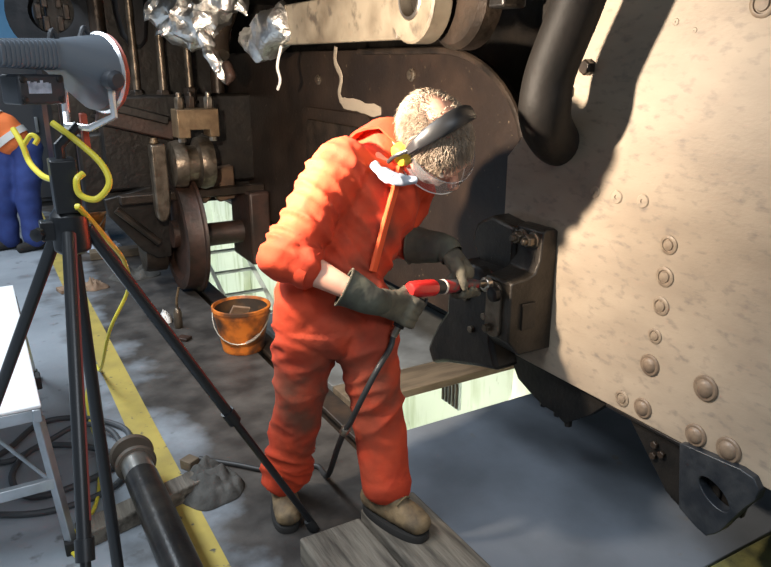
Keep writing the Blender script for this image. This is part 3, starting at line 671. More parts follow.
# ------------------------------------------------------------------ shaft, block, rags, cables on the floor
AX, AZ = .352, .125
sh = thing('shaft', (AX, 1.9, 0), 'black shaft with bright machined end lying across the timber block', 'shaft')
MB().lathe([(.050, 0), (.061, .01), (.061, 1.35)], (AX, 1.10, AZ), (0, 1, 0), 32).build('barrel', 'shaft_black', sh)
MB().lathe([(.058, 0), (.058, .11), (.05, .115)], (AX, 2.45, AZ), (0, 1, 0), 32).build('machined_sleeve', 'ground_steel', sh)
annulus((AX, 2.555, AZ), (0, 1, 0), .03, .079, .016, 40).build('flange', 'brown_seal', sh)
MB().lathe([(.036, 0), (.036, .09), (.03, .1)], (AX, 2.565, AZ), (0, 1, 0), 28).build('neck', 'ground_steel', sh)
annulus((AX, 2.635, AZ), (0, 1, 0), .022, .086, .02, 40).build('end_flange', 'brown_seal', sh)
tb = MB(); d = V((.96, .27, 0)).normalized(); nn = V((-d.y, d.x, 0)); c = V((.335, 2.40, .032))
R2 = Matrix((d, nn, V((0, 0, 1)))).transposed()
tb.box(c - V((.235, .048, .032)), c + V((.235, .048, .032)), R2)
tag(tb.build('timber_block', 'old_timber', bev=.006), 'short timber block under the black shaft', 'timber')
def cloth(name, cx, cy, rx, ry, h, seed, label, m='rag', n=34, cat='rag', fq=2.2):
    vs_ = []; fs_ = []; mb_ = MB()
    for i in range(n):
        for j in range(n):
            u, v = i / (n - 1) * 2 - 1, j / (n - 1) * 2 - 1
            x = u * math.sqrt(max(0, 1 - v * v / 2)); y = v * math.sqrt(max(0, 1 - u * u / 2))
            rr = min(1, math.hypot(x, y)); q = V((x * fq + seed, y * fq, seed))
            edge = 1 + .25 * noise.noise(V((math.atan2(y, x) * 1.2, seed, 2)))
            z = h * (1 - rr ** 2.2) * (.55 + .9 * noise.noise(q) ** 2 * 3) + h * .45 * abs(noise.noise(q * 2.3)) * (1 - rr ** 4)
            vs_.append(V((cx + x * rx * edge, cy + y * ry * edge, .004 + max(0, z))))
    for i in range(n - 1):
        for j in range(n - 1): fs_.append((i * n + j, (i + 1) * n + j, (i + 1) * n + j + 1, i * n + j + 1))
    k = len(vs_); vs2 = [V((v.x, v.y, .001)) for v in vs_]
    fs_ += [tuple(k + q for q in f[::-1]) for f in fs_]
    b = [i * n for i in range(n)] + [(n - 1) * n + j for j in range(1, n)] + [i * n + n - 1 for i in range(n - 2, -1, -1)] + [j for j in range(n - 2, 0, -1)]
    fs_ += [(b[i], b[(i + 1) % len(b)], k + b[(i + 1) % len(b)], k + b[i]) for i in range(len(b))]
    return tag(mb_.add(vs_ + vs2, fs_).build(name, m, None, 0, 60), label, cat)
cloth('rag', .60, 2.45, .13, .15, .10, 3.1, 'dark greasy rag heaped beside the black shaft', fq=1.3)
tag(MB().box((.545, 2.60, .0), (.60, 2.66, .045), Matrix.Rotation(.5, 3, 'Z')).build('wood_chock', 'tan_plank', bev=.004), 'small wooden chock beside the dark rag', 'chock')
tag(MB().tube([(.055, 1.9, .014), (-.4, 2.6, .014), (-.4, 3.0, .014), (-.115, 3.12, .014), (.06, 3.33, .014), (.25, 3.28, .014), (.40, 3.05, .014), (.30, 2.78, .014), (.0, 2.70, .014), (-.08, 2.90, .014), (.02, 3.10, .014), (.20, 3.02, .014), (.36, 2.82, .014)], .013, 10, 8).build('cable', 'grey_cable'), 'dark grey cable coiled loosely beside the platform', 'cable')
tag(MB().tube([(-.30, 3.35, .014), (-.12, 3.05, .014), (.05, 3.12, .014), (.22, 3.17, .040), (.34, 3.0, .040), (.30, 2.66, .014), (.02, 2.58, .014), (-.3, 2.75, .014)], .0125, 10, 8).build('cable', 'grey_cable'), 'dark grey cable looping across to the yellow line', 'cable')

# ------------------------------------------------------------------ buckets and litter
def bucket(loc, s, label, full=True):
    t = thing('bucket', loc, label, 'bucket', 'orange plastic buckets')
    b = MB(); n = 36; prof = [(.10, .0), (.104, .006), (.105, .02), (.135, .19), (.139, .195), (.139, .215), (.146, .217), (.146, .232), (.137, .235), (.131, .225), (.128, .19), (.100, .03), (.02, .024)]
    b.lathe([(r * s, h * s) for r, h in prof], loc, (0, 0, 1), n); bo = b.build('pail', 'bucket_orange', t, 0, 40)
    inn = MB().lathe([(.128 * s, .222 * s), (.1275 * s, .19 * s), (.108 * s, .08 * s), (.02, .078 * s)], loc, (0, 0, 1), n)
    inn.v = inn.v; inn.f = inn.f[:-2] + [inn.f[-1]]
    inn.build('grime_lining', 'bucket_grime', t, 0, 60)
    L = V(loc); P = [L + V((-.142 * math.cos(a) * s, -.13 * math.sin(a) * s * .85 - .03 * s * math.sin(a), (.205 - .13 * math.sin(a)) * s)) for a in [PI * i / 12 for i in range(13)]]
    rz = Matrix.Rotation(math.radians(-28), 3, 'Z'); P = [L + rz @ (p - L) for p in P]
    h = MB().tube(P, .004 * s, 8).build('handle', 'wire', t)
    MB().tube([P[7], P[8], P[9]], .008 * s, 8).build('grip', 'wire', h)
    return t
bk1 = bucket((1.195, 3.755, 0), 1.17, 'orange plastic bucket with blackened inside beside the man\'s legs')
tag(MB().box((1.115, 3.755, .11), (1.22, 3.77, .285), Matrix.Rotation(.28, 3, 'Y') @ Matrix.Rotation(.5, 3, 'X')).build('wooden_scraper', 'cardboard', bev=.004), 'brown board scraper standing in the near orange bucket', 'scraper')
bucket((.80, 7.0, 0), 1.25, 'distant orange bucket behind the tripod mast')
cloth('rag', .86, 6.55, .16, .12, .10, 5, 'pale blue cloth lying in front of the distant bucket', 'shirt', 20)
bt = thing('bottle', (.945, 4.28, 0), 'small dark oil bottle standing left of the near bucket', 'bottle')
MB().lathe([(.024, .001), (.027, .006), (.027, .10), (.020, .125), (.010, .135), (.010, .16)], (.945, 4.28, 0), n=18).build('bottle_body', 'worn_steel', bt)
MB().tube([(.945, 4.28, .16), (.95, 4.28, .20), (.965, 4.27, .27)], .008, 8).build('spout', 'bronze', bt)
tag(MB().box((.89, 4.02, .001), (.95, 4.10, .02), Matrix.Rotation(.7, 3, 'Z')).build('wood_chip', 'rust_red', bev=.004), 'reddish wood chip on the floor in front of the oil bottle', 'scrap')
cloth('paper_scrap', .90, 4.45, .045, .06, .07, 8, 'crumpled white paper behind the oil bottle', 'paper_white', 14, 'paper')
cloth('rag', .60, 5.42, .10, .09, .07, 9, 'brown and cream rag on the yellow line far behind', 'cardboard', 18)
cloth('rag', .93, 5.58, .20, .14, .07, 14, 'black rag lying in front of the distant bucket under the bogie', 'rag', 20)
tag(MB().box((.36, 5.38, .001), (.50, 5.50, .03), Matrix.Rotation(.2, 3, 'Z')).build('wood_offcut', 'cardboard', bev=.004), 'flat brown wood offcut left of the tripod mast', 'scrap')
tag(MB().box((.70, 6.2, .001), (1.15, 6.34, .07), Matrix.Rotation(-.1, 3, 'Z')).build('timber_block', 'tan_plank', bev=.006), 'tan timber block on the floor near the distant bucket', 'timber')

# ------------------------------------------------------------------ the man in the boiler suit
man = thing('person', (.94, 2.0, 0), 'person in orange boiler suit, ear defenders and gauntlets bending over an air tool', 'person')
camR = V((.866, -.5, 0)); camU = V((.152, .263, .953)); camT = V((-.476, -.825, .304))
HC = V((1.256, 1.860, 1.394))
hf = (camR * .52 - camU * .85 - camT * .04).normalized()            # where the face looks
hu = (camR * .30 + camU * .18 + camT * .93); hu = (hu - hf * hu.dot(hf)).normalized()   # crown
hr = hf.cross(hu).normalized()                                       # his right ear
HM = Matrix((hr, hf, hu)).transposed()
HS = 1.24
def hp(x, y, z): return HC + HM @ (V((x, y, z)) * HS)
rsh, relb, rwr = V((.985, 2.0, 1.30)), V((.772, 1.935, 1.055)), V((.915, 1.765, .968))
lsh, lelb, lwr = V((1.325, 2.11, 1.20)), V((1.245, 2.12, 1.00)), V((1.372, 1.962, 1.000))
rhip, lhip = V((.862, 2.0, .84)), V((1.03, 1.945, .82))
rkn, lkn = V((.836, 2.05, .50)), V((1.052, 1.872, .50))
ran, lan = V((.812, 2.165, .12)), V((1.048, 1.822, .19))
neck0, neck1 = V((1.19, 2.035, 1.345)), hp(0, -.045, -.085)
lat = V((.93, .07, -.34)).normalized(); lath = V((.92, -.36, -.08)).normalized()
# --- body: one continuous skin
b = MB()
b.capsule([V((.945, 1.985, .86)), V((.98, 2.0, .97)), V((1.09, 2.02, 1.17)), V((1.165, 2.035, 1.29)), neck0], [(.14, .10), (.135, .095), (.155, .10), (.13, .085), (.065, .06)], A=lat)
b.capsule([neck0, neck0.lerp(neck1, .5) + V((0, -.01, .02)), neck1], [.064, .062, .060])
b.capsule([V((1.10, 2.03, 1.27)), rsh, rsh.lerp(relb, .5), relb], [.06, .058, .048, .042])
b.capsule([relb, relb.lerp(rwr, .4), rwr], [.043, .046, .031])
b.capsule([V((1.24, 2.04, 1.24)), lsh, lsh.lerp(lelb, .5), lelb], [.06, .058, .048, .042])
b.capsule([lelb, lelb.lerp(lwr, .4), lwr], [.043, .046, .031])
for h_, k_, a_ in ((rhip, rkn, ran), (lhip, lkn, lan)):
    b.capsule([h_, h_.lerp(k_, .5), k_, k_.lerp(a_, .35), a_], [.085, .075, .056, .052, .035])
    b.capsule([V((.945, 1.98, .86)), h_], [.09, .085])
# skull, face, ears
b.ell(hp(0, -.012, .015), (.078 * HS, .100 * HS, .092 * HS), HM, 28, 18)
b.ell(hp(0, .030, -.055), (.062 * HS, .070 * HS, .080 * HS), HM)
b.ell(hp(0, .048, -.105), (.042 * HS, .045 * HS, .040 * HS), HM)
b.capsule([hp(0, .098, -.010), hp(0, .122, -.045)], [.010 * HS, .017 * HS])
b.capsule([hp(-.028, .094, .006), hp(.028, .094, .006)], [.012, .012])
b.capsule([hp(-.018, .098, -.083), hp(.018, .098, -.083)], [.009, .009])
for sx in (-1, 1):
    b.ell(hp(sx * .080, -.012, -.018), (.012 * HS, .020 * HS, .032 * HS), HM)
    b.ell(hp(sx * .040, .082, -.035), (.020, .018, .016), HM)
body = fuse(b, 'body', .0075, 4, man, 'skin')
# eyes
for sx in (-1, 1):
    MB().ell(hp(sx * .032, .086, -.010), (.013, .010, .010), HM, 12, 8).build('eye', 'paper_white', man)
# --- boiler suit
c_ = MB()
c_.capsule([V((.935, 1.985, .80)), V((.955, 1.99, .88)), V((.985, 2.0, .97)), V((1.05, 2.04, 1.08)), V((1.12, 2.058, 1.20)), V((1.178, 2.065, 1.30)), V((1.195, 2.05, 1.345))],
           [(.165, .125), (.170, .130), (.165, .125), (.178, .150), (.192, .165), (.158, .145), (.090, .095)], 24, 4, A=lat)
c_.capsule([V((1.08, 2.04, 1.29)), rsh, rsh.lerp(relb, .35), rsh.lerp(relb, .75), relb], [.085, .092, .088, .082, .076])
c_.capsule([relb, relb.lerp(rwr, .12), relb.lerp(rwr, .24)], [.077, .073, .066])
c_.capsule([V((1.24, 2.05, 1.25)), lsh, lsh.lerp(lelb, .5), lelb], [.085, .088, .078, .070])
c_.capsule([lelb, lelb.lerp(lwr, .25), lelb.lerp(lwr, .45)], [.068, .062, .054])
for h_, k_, a_, s in ((rhip, rkn, ran, 1), (lhip, lkn, lan, 1)):
    a2 = a_ + V((0, 0, .04)) + (k_ - a_) * .02
    c_.capsule([h_ + V((0, 0, .04)), h_.lerp(k_, .5), k_, k_.lerp(a_, .4), k_.lerp(a_, .75), a2], [.118, .100, .088, .084, .084, .085], 24, 5)
def ridge(q):
    return .55 - 1.6 * abs(noise.noise(q)) ** .8
def folds(p, n_):
    z = p.z; d = 0
    wob = noise.noise(V((p.x * 3, p.y * 3, z * 2.5))) * .10
    if z < .80:
        right = p.x < .93
        u = p.x * (1.0 if right else -1.0) + p.y * .6
        hem = max(0, min(1, (.40 - z) / .20))
        d += (.014 + .010 * hem) * ridge(V((p.x * 4, p.y * 4, (z + wob + u * (.5 - .25 * hem)) * (9 + 5 * hem))))
        d += .016 * math.exp(-((z - .72) / .10) ** 2) * ridge(V((p.x * 3, p.y * 3, (z + u * .9) * 12)))
        d += .007 * noise.noise(p * 7)
    else:
        k = min(1, (z - .80) / .08)
        d += k * .018 * ridge(V((p.x * 3 + 4, p.y * 3, (z * .8 + p.x * 1.1 + wob) * 11)))
        d += k * .011 * ridge(V((p.x * 9, p.y * 5, z * 5 + 3)))
        e = (p - relb).length
        if e < .32:
            ax_ = (rsh - relb).normalized(); t = (p - relb).dot(ax_)
            d += .026 * math.exp(-((t - .03) / .15) ** 2) * ridge(V(((t + wob * .5) * 19, p.x * 4, p.z * 4)))
        d += -.010 * math.exp(-((p - V((.97, 2.0, .95))).length / .2) ** 4)
    d += .002 * noise.noise(p * 40)
    return d
suit = fuse(c_, 'boiler_suit', .008, 5, man, 'coverall', folds)
suit['label'] = 'grubby bright orange boiler suit'
mo = LOC[man]
stain('coverall', (.10, .045, .025), [(V((.82, 1.95, .56)) - mo, .26, .9), (V((.86, 1.98, .40)) - mo, .2, .8), (V((1.02, 1.78, .60)) - mo, .22, .75), (V((1.08, 1.90, 1.05)) - mo, .26, .8), (V((.95, 1.88, .80)) - mo, .2, .55), (V((.99, 1.80, .36)) - mo, .16, .5)])
# placket, collar, cuff, pocket flap
def strip(pts, w, th, A, name, m, parent, k=5):
    P = spline(pts, k); return MB().ring_tube(P, [(th, w)] * len(P), 8, A=A).build(name, m, parent)
fwd = V((.2, -.95, -.22))
strip([V((1.155, 1.905, 1.315)), V((1.125, 1.886, 1.25)), V((1.080, 1.876, 1.13)), V((1.032, 1.868, .99))], .016, .010, fwd, 'placket', 'coverall_seam', suit)
def collar(side):
    # a folded collar leaf: outer sheet with thickness
    a0 = neck0 + V((0, .0, .035)); vs_ = []; n_ = 9
    for i in range(n_):
        w = (i / (n_ - 1)) * PI * .95 + (.05 * PI)
        dirn = (lat * math.cos(w) * -side + V((.15, -1, .35)).normalized() * -math.cos(w * .0 + 0) * 0)
        ang = w
        r = lat * (side * -math.sin(ang)) + V((.25, -.9, .30)).normalized() * (-math.cos(ang) * -1 if False else math.cos(ang))
        r = r.normalized()
        top = a0 + r * .070 + V((.01, 0, .035)); low = a0 + r * .118 - V((.012, .0, .012)) + (V((0, -.012, -.045)) if ang < .6 else V((0, 0, 0)))
        vs_ += [top, low, low + r * .006 + V((0, 0, .005)), top + r * .006 + V((0, 0, .006))]
    fs_ = []
    for i in range(n_ - 1):
        for q in range(4): fs_.append((i * 4 + q, i * 4 + (q + 1) % 4, i * 4 + 4 + (q + 1) % 4, i * 4 + 4 + q))
    fs_ += [(0, 1, 2, 3), tuple((n_ - 1) * 4 + q for q in (3, 2, 1, 0))]
    MB().add(vs_, fs_).build('collar', 'coverall', suit, 0, 50)
collar(1); collar(-1)
ax_ = (rwr - relb).normalized(); cc = relb.lerp(rwr, .30)
MB().lathe([(.058, -.03), (.066, -.028), (.069, .0), (.064, .022), (.055, .024)], cc, ax_, 28).build('sleeve_cuff', 'coverall', suit, 0, 60)
# neckerchief at the open collar
nk = MB().capsule([V((1.055, 1.905, 1.318)), V((1.080, 1.872, 1.292)), V((1.120, 1.850, 1.278)), V((1.165, 1.842, 1.272))], [(.010, .013), (.012, .020), (.012, .019), (.008, .011)], 20, 8, A=V((-.5, -.8, .3)))
nk.v = [v + V((noise.noise(v * 45), noise.noise(v * 45 + V((5, 1, 2))), noise.noise(v * 45 + V((2, 8, 4))))) * .009 for v in nk.v]
nk.build('neckerchief', 'shirt', man, 0, 60, 'pale blue neckerchief')
# --- hair: cropped strands round a bald crown
rnd = random.Random(3); hm = MB()
hair_pts = []
while len(hair_pts) < 9000:
    w = rnd.uniform(0, 2 * PI); zz = rnd.uniform(-.75, 1); q = V((math.sqrt(1 - zz * zz) * math.cos(w), math.sqrt(1 - zz * zz) * math.sin(w), zz))
    if q.y > .80 and q.z < .40: continue              # the face
    if q.z < -.25 and q.y > -.15: continue             # below the ears
    bald = ((q.x / .60) ** 2 + ((q.y + .45) / .50) ** 2 + ((q.z - .85) / .6) ** 2)
    if bald < .8 and rnd.random() < (1.05 - bald * .6): continue
    hair_pts.append(q)
for q in hair_pts:
    base = V((q.x * .0785, q.y * .1005 - .012, q.z * .0925 + .015)); nrm = V((q.x / .0785, q.y / .1005, q.z / .0925)).normalized()
    sweep = V((q.x * .2 + rnd.uniform(-.5, .5), q.y * .3 + .25 + rnd.uniform(-.45, .45), -.55 + rnd.uniform(-.4, .4)))
    sweep = sweep - nrm * sweep.dot(nrm); L_ = rnd.uniform(.012, .030) * (1.2 if q.z < .5 else .85)
    p1 = base + nrm * (L_ * .30) + sweep * (L_ * .6); p2 = base + nrm * (L_ * .36) + sweep * (L_ * 1.4)
    sd_ = nrm.cross(sweep); sd_ = sd_.normalized() * .0010 if sd_.length > 1e-6 else V((.001, 0, 0))
    up_ = nrm * .001; n0 = len(hm.v)
    hm.v += [hp(*(base - sd_)), hp(*(base + sd_)), hp(*(base + up_ + sweep * .001)), hp(*(p1 - sd_)), hp(*(p1 + sd_)), hp(*(p1 + up_)), hp(*p2)]
    hm.f += [tuple(n0 + i for i in f) for f in ((0, 1, 4, 3), (1, 2, 5, 4), (2, 0, 3, 5), (3, 4, 6), (4, 5, 6), (5, 3, 6))]
hme = bpy.data.meshes.new('hair'); hme.from_pydata([v - mo for v in hm.v], [], hm.f); hme.materials.append(MATS['hair'])
ho = bpy.data.objects.new('hair', hme); C.objects.link(ho); ho.parent = man; LOC[ho] = mo; ho['kind'] = 'stuff'
# --- ear defenders
ed = []
band = [hp(math.cos(a) * .100, -.004, .010 + math.sin(a) * .118) for a in [PI * (.04 + .92 * i / 20) for i in range(21)]]
ear = MB().ring_tube(band, [(.006, .017)] * 21, 10, A=None).v and MB()
P_ = band; vsb = []
for i, p in enumerate(P_):
    rdir = (p - hp(0, -.004, .01)).normalized(); yv = hf
    wd = .013 + .016 * math.sin(PI * i / 20)
    vsb += [p + yv * wd, p + yv * wd * .7 + rdir * .007, p - yv * wd * .7 + rdir * .007, p - yv * wd, p - rdir * .004]
eb = MB().add(vsb, [(i * 5 + q, i * 5 + (q + 1) % 5, i * 5 + 5 + (q + 1) % 5, i * 5 + 5 + q) for i in range(20) for q in range(5)] + [(0, 1, 2, 3, 4), tuple(20 * 5 + q for q in (4, 3, 2, 1, 0))])
ebo = eb.build('ear_defenders', 'band_black', man, 0, 50, 'black headband of the ear defenders')
for sx in (-1, 1):
    MB().lathe([(.030, 0), (.038, .004), (.038, .016), (.033, .030), (.022, .036)], hp(sx * .084, -.010, -.020), hr * sx, 24).build('ear_cup', 'cup_yellow', ebo)
    MB().lathe([(.034, -.012), (.040, -.008), (.040, .004), (.034, .006)], hp(sx * .084, -.010, -.020), hr * sx, 24).build('ear_cushion', 'band_black', ebo)
    MB().tube([hp(sx * .100, -.004, .03), hp(sx * .122, -.012, .0), hp(sx * .125, -.012, -.045)], .007, 8, 4).build('cup_arm', 'band_black', ebo)
# --- clear visor round the face
vv = []; nv, mv = 22, 6
for th_ in (0, .003):
    for i in range(nv):
        a = -PI * .52 + PI * 1.04 * i / (nv - 1)
        for j in range(mv):
            zz = .012 - .075 * j / (mv - 1); r_ = .090 + .006 * (j / (mv - 1)) + th_
            vv.append(hp(math.sin(a) * r_ * .95, .010 + math.cos(a) * (r_ + .025), zz))
ff = []
K_ = nv * mv
for i in range(nv - 1):
    for j in range(mv - 1):
        q = (i * mv + j, (i + 1) * mv + j, (i + 1) * mv + j + 1, i * mv + j + 1); ff += [q, tuple(K_ + x for x in q[::-1])]
bd = [i * mv for i in range(nv)] + [(nv - 1) * mv + j for j in range(1, mv)] + [i * mv + mv - 1 for i in range(nv - 2, -1, -1)] + [j for j in range(mv - 2, 0, -1)]
ff += [(bd[i], K_ + bd[i], K_ + bd[(i + 1) % len(bd)], bd[(i + 1) % len(bd)]) for i in range(len(bd))]
vo = MB().add(vv, ff).build('visor', 'visor', man, 0, 60, 'clear plastic face visor')
edge = [vv[K_ + i * mv + mv - 1] for i in range(nv)]
MB().ring_tube(edge, [.0025] * nv, 6).build('visor_edge', 'reflective', vo)
# --- boots
def boot(ank, fx, toe, z0):
    d = V((toe[0], toe[1], 0)).normalized(); s_ = V((-d.y, d.x, 0)); o_ = V((fx[0], fx[1], z0))
    u_ = lambda a, b, c: o_ + d * a * .98 + s_ * b * 1.12 + V((0, 0, c * 1.15))
    m_ = MB()
    m_.capsule([u_(-.075, 0, .055), u_(.0, 0, .055), u_(.09, .004, .052), u_(.145, .004, .046)], [(.042, .047), (.045, .050), (.052, .046), (.047, .036)], 20, 5, A=s_)
    m_.capsule([u_(-.055, 0, .06), u_(-.045, 0, .12), u_(-.035, 0, .17)], [(.042, .05), (.044, .052), (.046, .054)], 20, 4, A=s_)
    m_.capsule([u_(-.03, 0, .12), u_(.06, 0, .075)], [.042, .038])
    bo = fuse(m_, 'boot', .006, 4, man, 'boot_tan', lambda p, n: .002 * noise.noise(p * 45))
    prof_ = []
    for k in range(32):
        w = 2 * PI * k / 32; a = math.cos(w); b_ = math.sin(w)
        prof_.append((.035 + .145 * a, (.046 + .008 * a) * math.copysign(abs(b_) ** .75, b_)))
    vs_ = [u_(p, q, .001) for p, q in prof_] + [u_(p * 1.01, q * 1.02, .014) for p, q in prof_] + [u_(p, q * .97, .022) for p, q in prof_]
    MB().add(vs_, [(i * 32 + k, i * 32 + (k + 1) % 32, i * 32 + 32 + (k + 1) % 32, i * 32 + 32 + k) for i in range(2) for k in range(32)] + [tuple(range(32))[::-1], tuple(range(64, 96))]).build('sole', 'boot_sole', bo)
    for i in range(4):
        a = .075 - i * .027; zc = .100 + i * .016
        MB().tube([u_(a, -.030, zc - .006), u_(a + .008, 0, zc + .010), u_(a, .030, zc - .006)], .0035, 8, 4).build('lace', 'lace', bo)
boot(ran, (.814, 2.19), (-.30, -1), 0)
boot(lan, (1.045, 1.80), (.30, -.95), .10)
# --- gauntlets
def glove(name, wrist, cen, axis, palm_dir, rad, sweep, cuff_from, cuff_r, label):
    """fingers close round a cylinder: axis, centre, palm side; sweep = +1/-1 turning sense"""
    A = V(axis).normalized(); P = V(palm_dir); P = (P - A * P.dot(A)).normalized(); Q = A.cross(P) * sweep; cen = V(cen)
    on = lambda ang, r, al: cen + A * al + (P * math.cos(ang) + Q * math.sin(ang)) * r
    m_ = MB(); fr = .0125
    pr_ = rad + .020
    kn = [on(.55, pr_, (1.5 - i) * .024) for i in range(4)]
    back = on(-.55, pr_ + .012, .0)
    w = V(wrist)
    for i in range(4):   # palm: four metacarpal bars from wrist to knuckles
        m_.capsule([w.lerp(back, .25) + A * (1.5 - i) * .012, back.lerp(kn[i], .35) + A * (1.5 - i) * .010, kn[i]], [.026, .023, .0165])
    for i, L_ in enumerate((2.75, 3.05, 2.9, 2.45)):
        al = (1.5 - i) * .0245; r_ = rad + fr + .001
        m_.capsule([kn[i], on(1.2, r_ + .006, al), on(1.2 + L_ * .33, r_ + .002, al), on(.9 + L_ * .72, r_, al), on(.8 + L_, r_, al)], [.0155, .0138, .0132, .0125, .0115], 12, 4)
    t0 = on(-.6, pr_ + .008, .035)
    m_.capsule([w.lerp(back, .65) + A * .02, t0, on(-1.15, rad + .017, .052), on(-1.75, rad + .014, .055), on(-2.25, rad + .013, .050)], [.024, .021, .0165, .0145, .0125], 12, 4)
    m_.capsule([w, w.lerp(back, .5)], [(.034, .030), (.034, .030)])
    g_ = fuse(m_, name, .0048, 4, man, 'glove', lambda p, n: .0022 * noise.noise(p * 50) + .002 * noise.noise(p * 18))
    g_['label'] = label
    cf = V(cuff_from); P2 = [cf, cf.lerp(w, .5), w, w.lerp(back, .35)]
    R3 = [cuff_r, cuff_r * .90, cuff_r * .74, cuff_r * .66]
    cm = MB().ring_tube(spline(P2, 5), lerps(R3, 5), 24)
    cm.f = cm.f[:-2]                       # open sleeve
    n0 = len(cm.v); ctr = spline(P2, 5)
    inner = [ctr[i // 24] + (v - ctr[i // 24]) * .93 for i, v in enumerate(cm.v)]
    cm.v = [v + (v - ctr[i // 24]).normalized() * .004 * noise.noise(v * 30) for i, v in enumerate(cm.v)]
    of = list(cm.f); cm.v += inner; cm.f += [tuple(n0 + x for x in f[::-1]) for f in of]
    e_ = len(ctr) - 1
    cm.f += [(k, n0 + k, n0 + (k + 1) % 24, (k + 1) % 24) for k in range(24)] + [(e_ * 24 + k, e_ * 24 + (k + 1) % 24, n0 + e_ * 24 + (k + 1) % 24, n0 + e_ * 24 + k) for k in range(24)]
    cm.build('gauntlet_cuff', 'glove_cuff', g_, 0, 50)
    MB().tube([p for p in [cf + (v - ctr[0]) for v in cm.v[:24]] + [cm.v[0]]], .0035, 6).build('cuff_hem', 'glove', g_)
TR, TT = V((1.118, 1.790, .936)), V((1.500, 1.880, .872))   # rear and nose of the tool
td = (TT - TR).normalized()
H0, H1 = TR + td * .045, V((1.085, 1.800, .812))              # handle top and butt
glove('glove', (.965, 1.752, .938), H0.lerp(H1, .55), H0 - H1, (-.75, -.62, .2), .019, 1, relb.lerp(rwr, .84), .060, 'grey leather gauntlet gripping the tool handle')
glove('glove', lwr, TR + td * .285, -td, (-.25, .60, .80), .022, 1, lelb.lerp(lwr, .38), .068, 'grey leather gauntlet steadying the nose of the tool')

# ------------------------------------------------------------------ the air tool and its hose
tl = thing('air_tool', H1, 'red and black pneumatic tool pressed against the bracket', 'tool')
MB().lathe([(.012, 0), (.022, .003), (.027, .012), (.028, .03), (.028, .115), (.026, .12)], TR, td, 28).build('motor_body', 'tool_red', tl)
MB().lathe([(.0235, .0), (.0235, .045)], TR + td * .118, td, 24).build('grip_band', 'tool_black', tl)
MB().lathe([(.024, 0), (.0262, .002), (.0262, .007), (.024, .009)], TR + td * .160, td, 24).build('ring', 'tool_ring', tl)
MB().lathe([(.0225, .0), (.0235, .01), (.0215, .15), (.017, .17), (.015, .18)], TR + td * .168, td, 24).build('barrel', 'tool_grey', tl)
MB().lathe([(.012, 0), (.012, .045), (.008, .05)], TR + td * .345, td, 16).build('nose', 'bright_steel', tl)
MB().tube([H0, H0.lerp(H1, .5), H1], [.019, .018, .019], 14).build('handle', 'tool_black', tl)
MB().tube([TR + td * .06 + V((.018, -.004, -.035)), TR + td * .06 + V((.010, -.004, -.06))], .006, 8).build('trigger', 'tool_black', tl)
MB().lathe([(.013, 0), (.013, .03), (.010, .035)], H1, H1 - H0, 12).build('air_inlet', 'bright_steel', tl)
ah = thing('air_hose', (.95, 2.3, 0), 'black air hose hanging from the tool between the man\'s legs to the floor', 'hose')
he = H1 + (H1 - H0).normalized() * .03
MB().tube([he, he + V((-.02, -.010, -.04)), V((.985, 1.76, .70)), V((.935, 1.775, .60)), V((.925, 1.83, .50)), V((.925, 1.87, .455))], .0095, 12, 8).build('hose_run', 'hose', ah)
MB().lathe([(.013, 0), (.016, .006), (.016, .035), (.012, .04)], (.925, 1.865, .46), (.05, .45, -.55), 12).build('coupling', 'bright_steel', ah)
MB().tube([V((.927, 1.89, .43)), V((.94, 1.97, .32)), V((.965, 2.10, .14)), V((1.02, 2.27, .03)), V((1.03, 2.36, .013)), V((.95, 2.40, .013)), V((.844, 2.43, .013)), V((.74, 2.54, .013)), V((.62, 2.66, .013))], .0105, 12, 8).build('hose_tail', 'hose', ah)

# ------------------------------------------------------------------ second worker in the distance
w2 = thing('person', (.22, 6.95, 0), 'person in orange high-visibility jacket and blue trousers bending down far left', 'person')
f1, f2 = V((.13, 7.02, .05)), V((.33, 6.86, .05)); hp1, hp2 = V((.24, 7.14, .88)), V((.40, 7.02, .88)); k1, k2 = V((.14, 7.02, .48)), V((.33, 6.92, .47))
sp = [V((.32, 7.08, .88)), V((.22, 7.12, 1.04)), V((.02, 7.18, 1.14)), V((-.16, 7.2, 1.14))]
bb = MB(); bb.capsule(sp, [(.12, .10), (.12, .09), (.14, .10), (.08, .07)], A=V((.5, -.85, 0)))
bb.capsule([sp[-1], V((-.26, 7.2, 1.10))], [.06, .055]); bb.ell((-.36, 7.18, 1.06), (.10, .08, .11)); bb.capsule([V((-.44, 7.15, 1.05)), V((-.46, 7.14, 1.03))], [.014, .014])
for s_ in (-1, 1):
    off_ = V((.09, -.16, 0)) * s_; sh2 = V((-.10, 7.18, 1.12)) + off_; hd = V((-.32, 7.05, .62)) + off_ * .6
    bb.capsule([sh2, sh2.lerp(hd, .5) + V((.06, 0, -.02)), hd], [.055, .045, .032])
    for q in range(4): bb.capsule([hd, hd + V((-.02 - .008 * q, -.02 + .014 * q, -.09))], [.014, .009], 8, 3)
    bb.capsule([hd, hd + V((.03, -.03, -.05))], [.013, .010], 8, 3)
for a_, k_, f_ in ((hp1, k1, f1), (hp2, k2, f2)): bb.capsule([a_, k_, f_ + V((0, 0, .04))], [.08, .055, .04]); bb.capsule([V((.32, 7.08, .9)), a_], [.09, .085])
fuse(bb, 'body', .012, 4, w2, 'skin')
tr_ = MB()
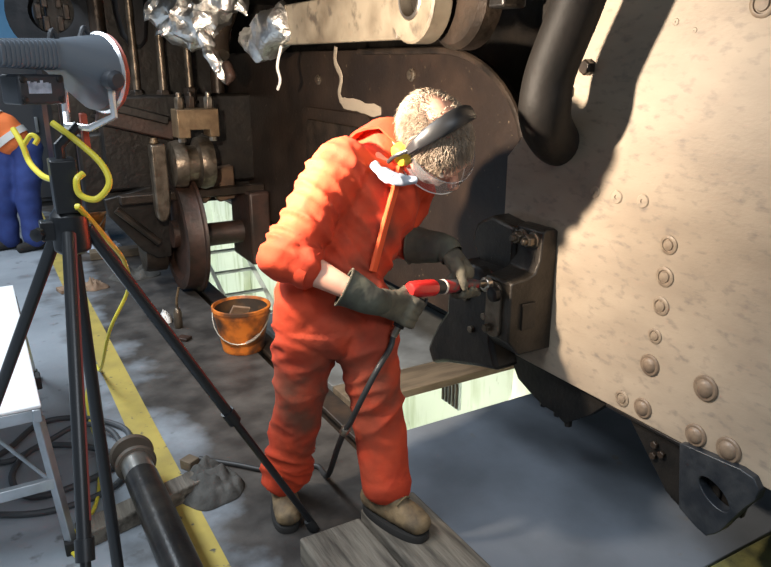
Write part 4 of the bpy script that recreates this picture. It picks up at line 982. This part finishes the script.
for a_, k_, f_ in ((hp1, k1, f1), (hp2, k2, f2)):
    tr_.capsule([a_, a_.lerp(k_, .5), k_, k_.lerp(f_, .5), f_ + V((0, 0, .06))], [.12, .115, .10, .095, .095]); tr_.capsule([V((.32, 7.08, .92)), a_], [.14, .12])
fuse(tr_, 'trousers', .016, 4, w2, 'navy', lambda p, n: .012 * noise.noise(V((p.x * 5, p.y * 5, p.z * 12))))
jk = MB().capsule([V((.28, 7.08, .95))] + sp[1:], [(.175, .14), (.18, .145), (.19, .14), (.12, .10)], A=V((.5, -.85, 0)))
for s_ in (-1, 1):
    off_ = V((.09, -.16, 0)) * s_; sh2 = V((-.10, 7.18, 1.12)) + off_; hd = V((-.32, 7.05, .62)) + off_ * .6
    jk.capsule([sh2, sh2.lerp(hd, .5) + V((.06, 0, -.02)), sh2.lerp(hd, .88)], [.08, .068, .055])
jo = fuse(jk, 'jacket', .016, 4, w2, 'hivis', lambda p, n: .012 * noise.noise(p * 9))
for q in (.55, 1.35):
    i = int(q); c = sp[i].lerp(sp[i + 1], q - i); ax2 = (sp[i + 1] - sp[i]).normalized()
    cen = [c - ax2 * .03, c + ax2 * .03]
    MB().ring_tube(cen, [(.197, .158)] * 2, 24, A=V((.5, -.85, 0))).build('reflective_band', 'reflective', jo)
MB().ell((-.37, 7.18, 1.09), (.115, .10, .11)).build('hair', 'hair', w2)
for f_ in (f1, f2):
    MB().capsule([f_ + V((.06, .03, .0)), f_ + V((-.02, -.01, .0)), f_ + V((-.13, -.05, -.01))], [(.045, .045), (.048, .045), (.042, .032)], 14, 4).build('boot', 'boot_sole', w2)
# made-up cabinet, added to fill the dark area behind the worker
cbt = thing('filler_cabinet', (-.25, 9.3, 0), 'made-up dark cabinet filling the dark area behind the bending worker', 'cabinet')
MB().box((-.95, 9.0, .05), (.75, 9.6, 1.76)).build('body', 'lamp_box', cbt, .01)
for x in (-.93, -.09):
    d_ = MB().box((x, 8.98, .10), (x + .82, 9.0, 1.72)).build('door', 'lamp_box', cbt, .006)
    MB().box((x + .70, 8.95, .85), (x + .73, 8.98, 1.02)).build('handle', 'aluminium', d_, .004)
MB().box((-.93, 9.02, 0), (.73, 9.58, .05)).build('plinth', 'rubber', cbt)
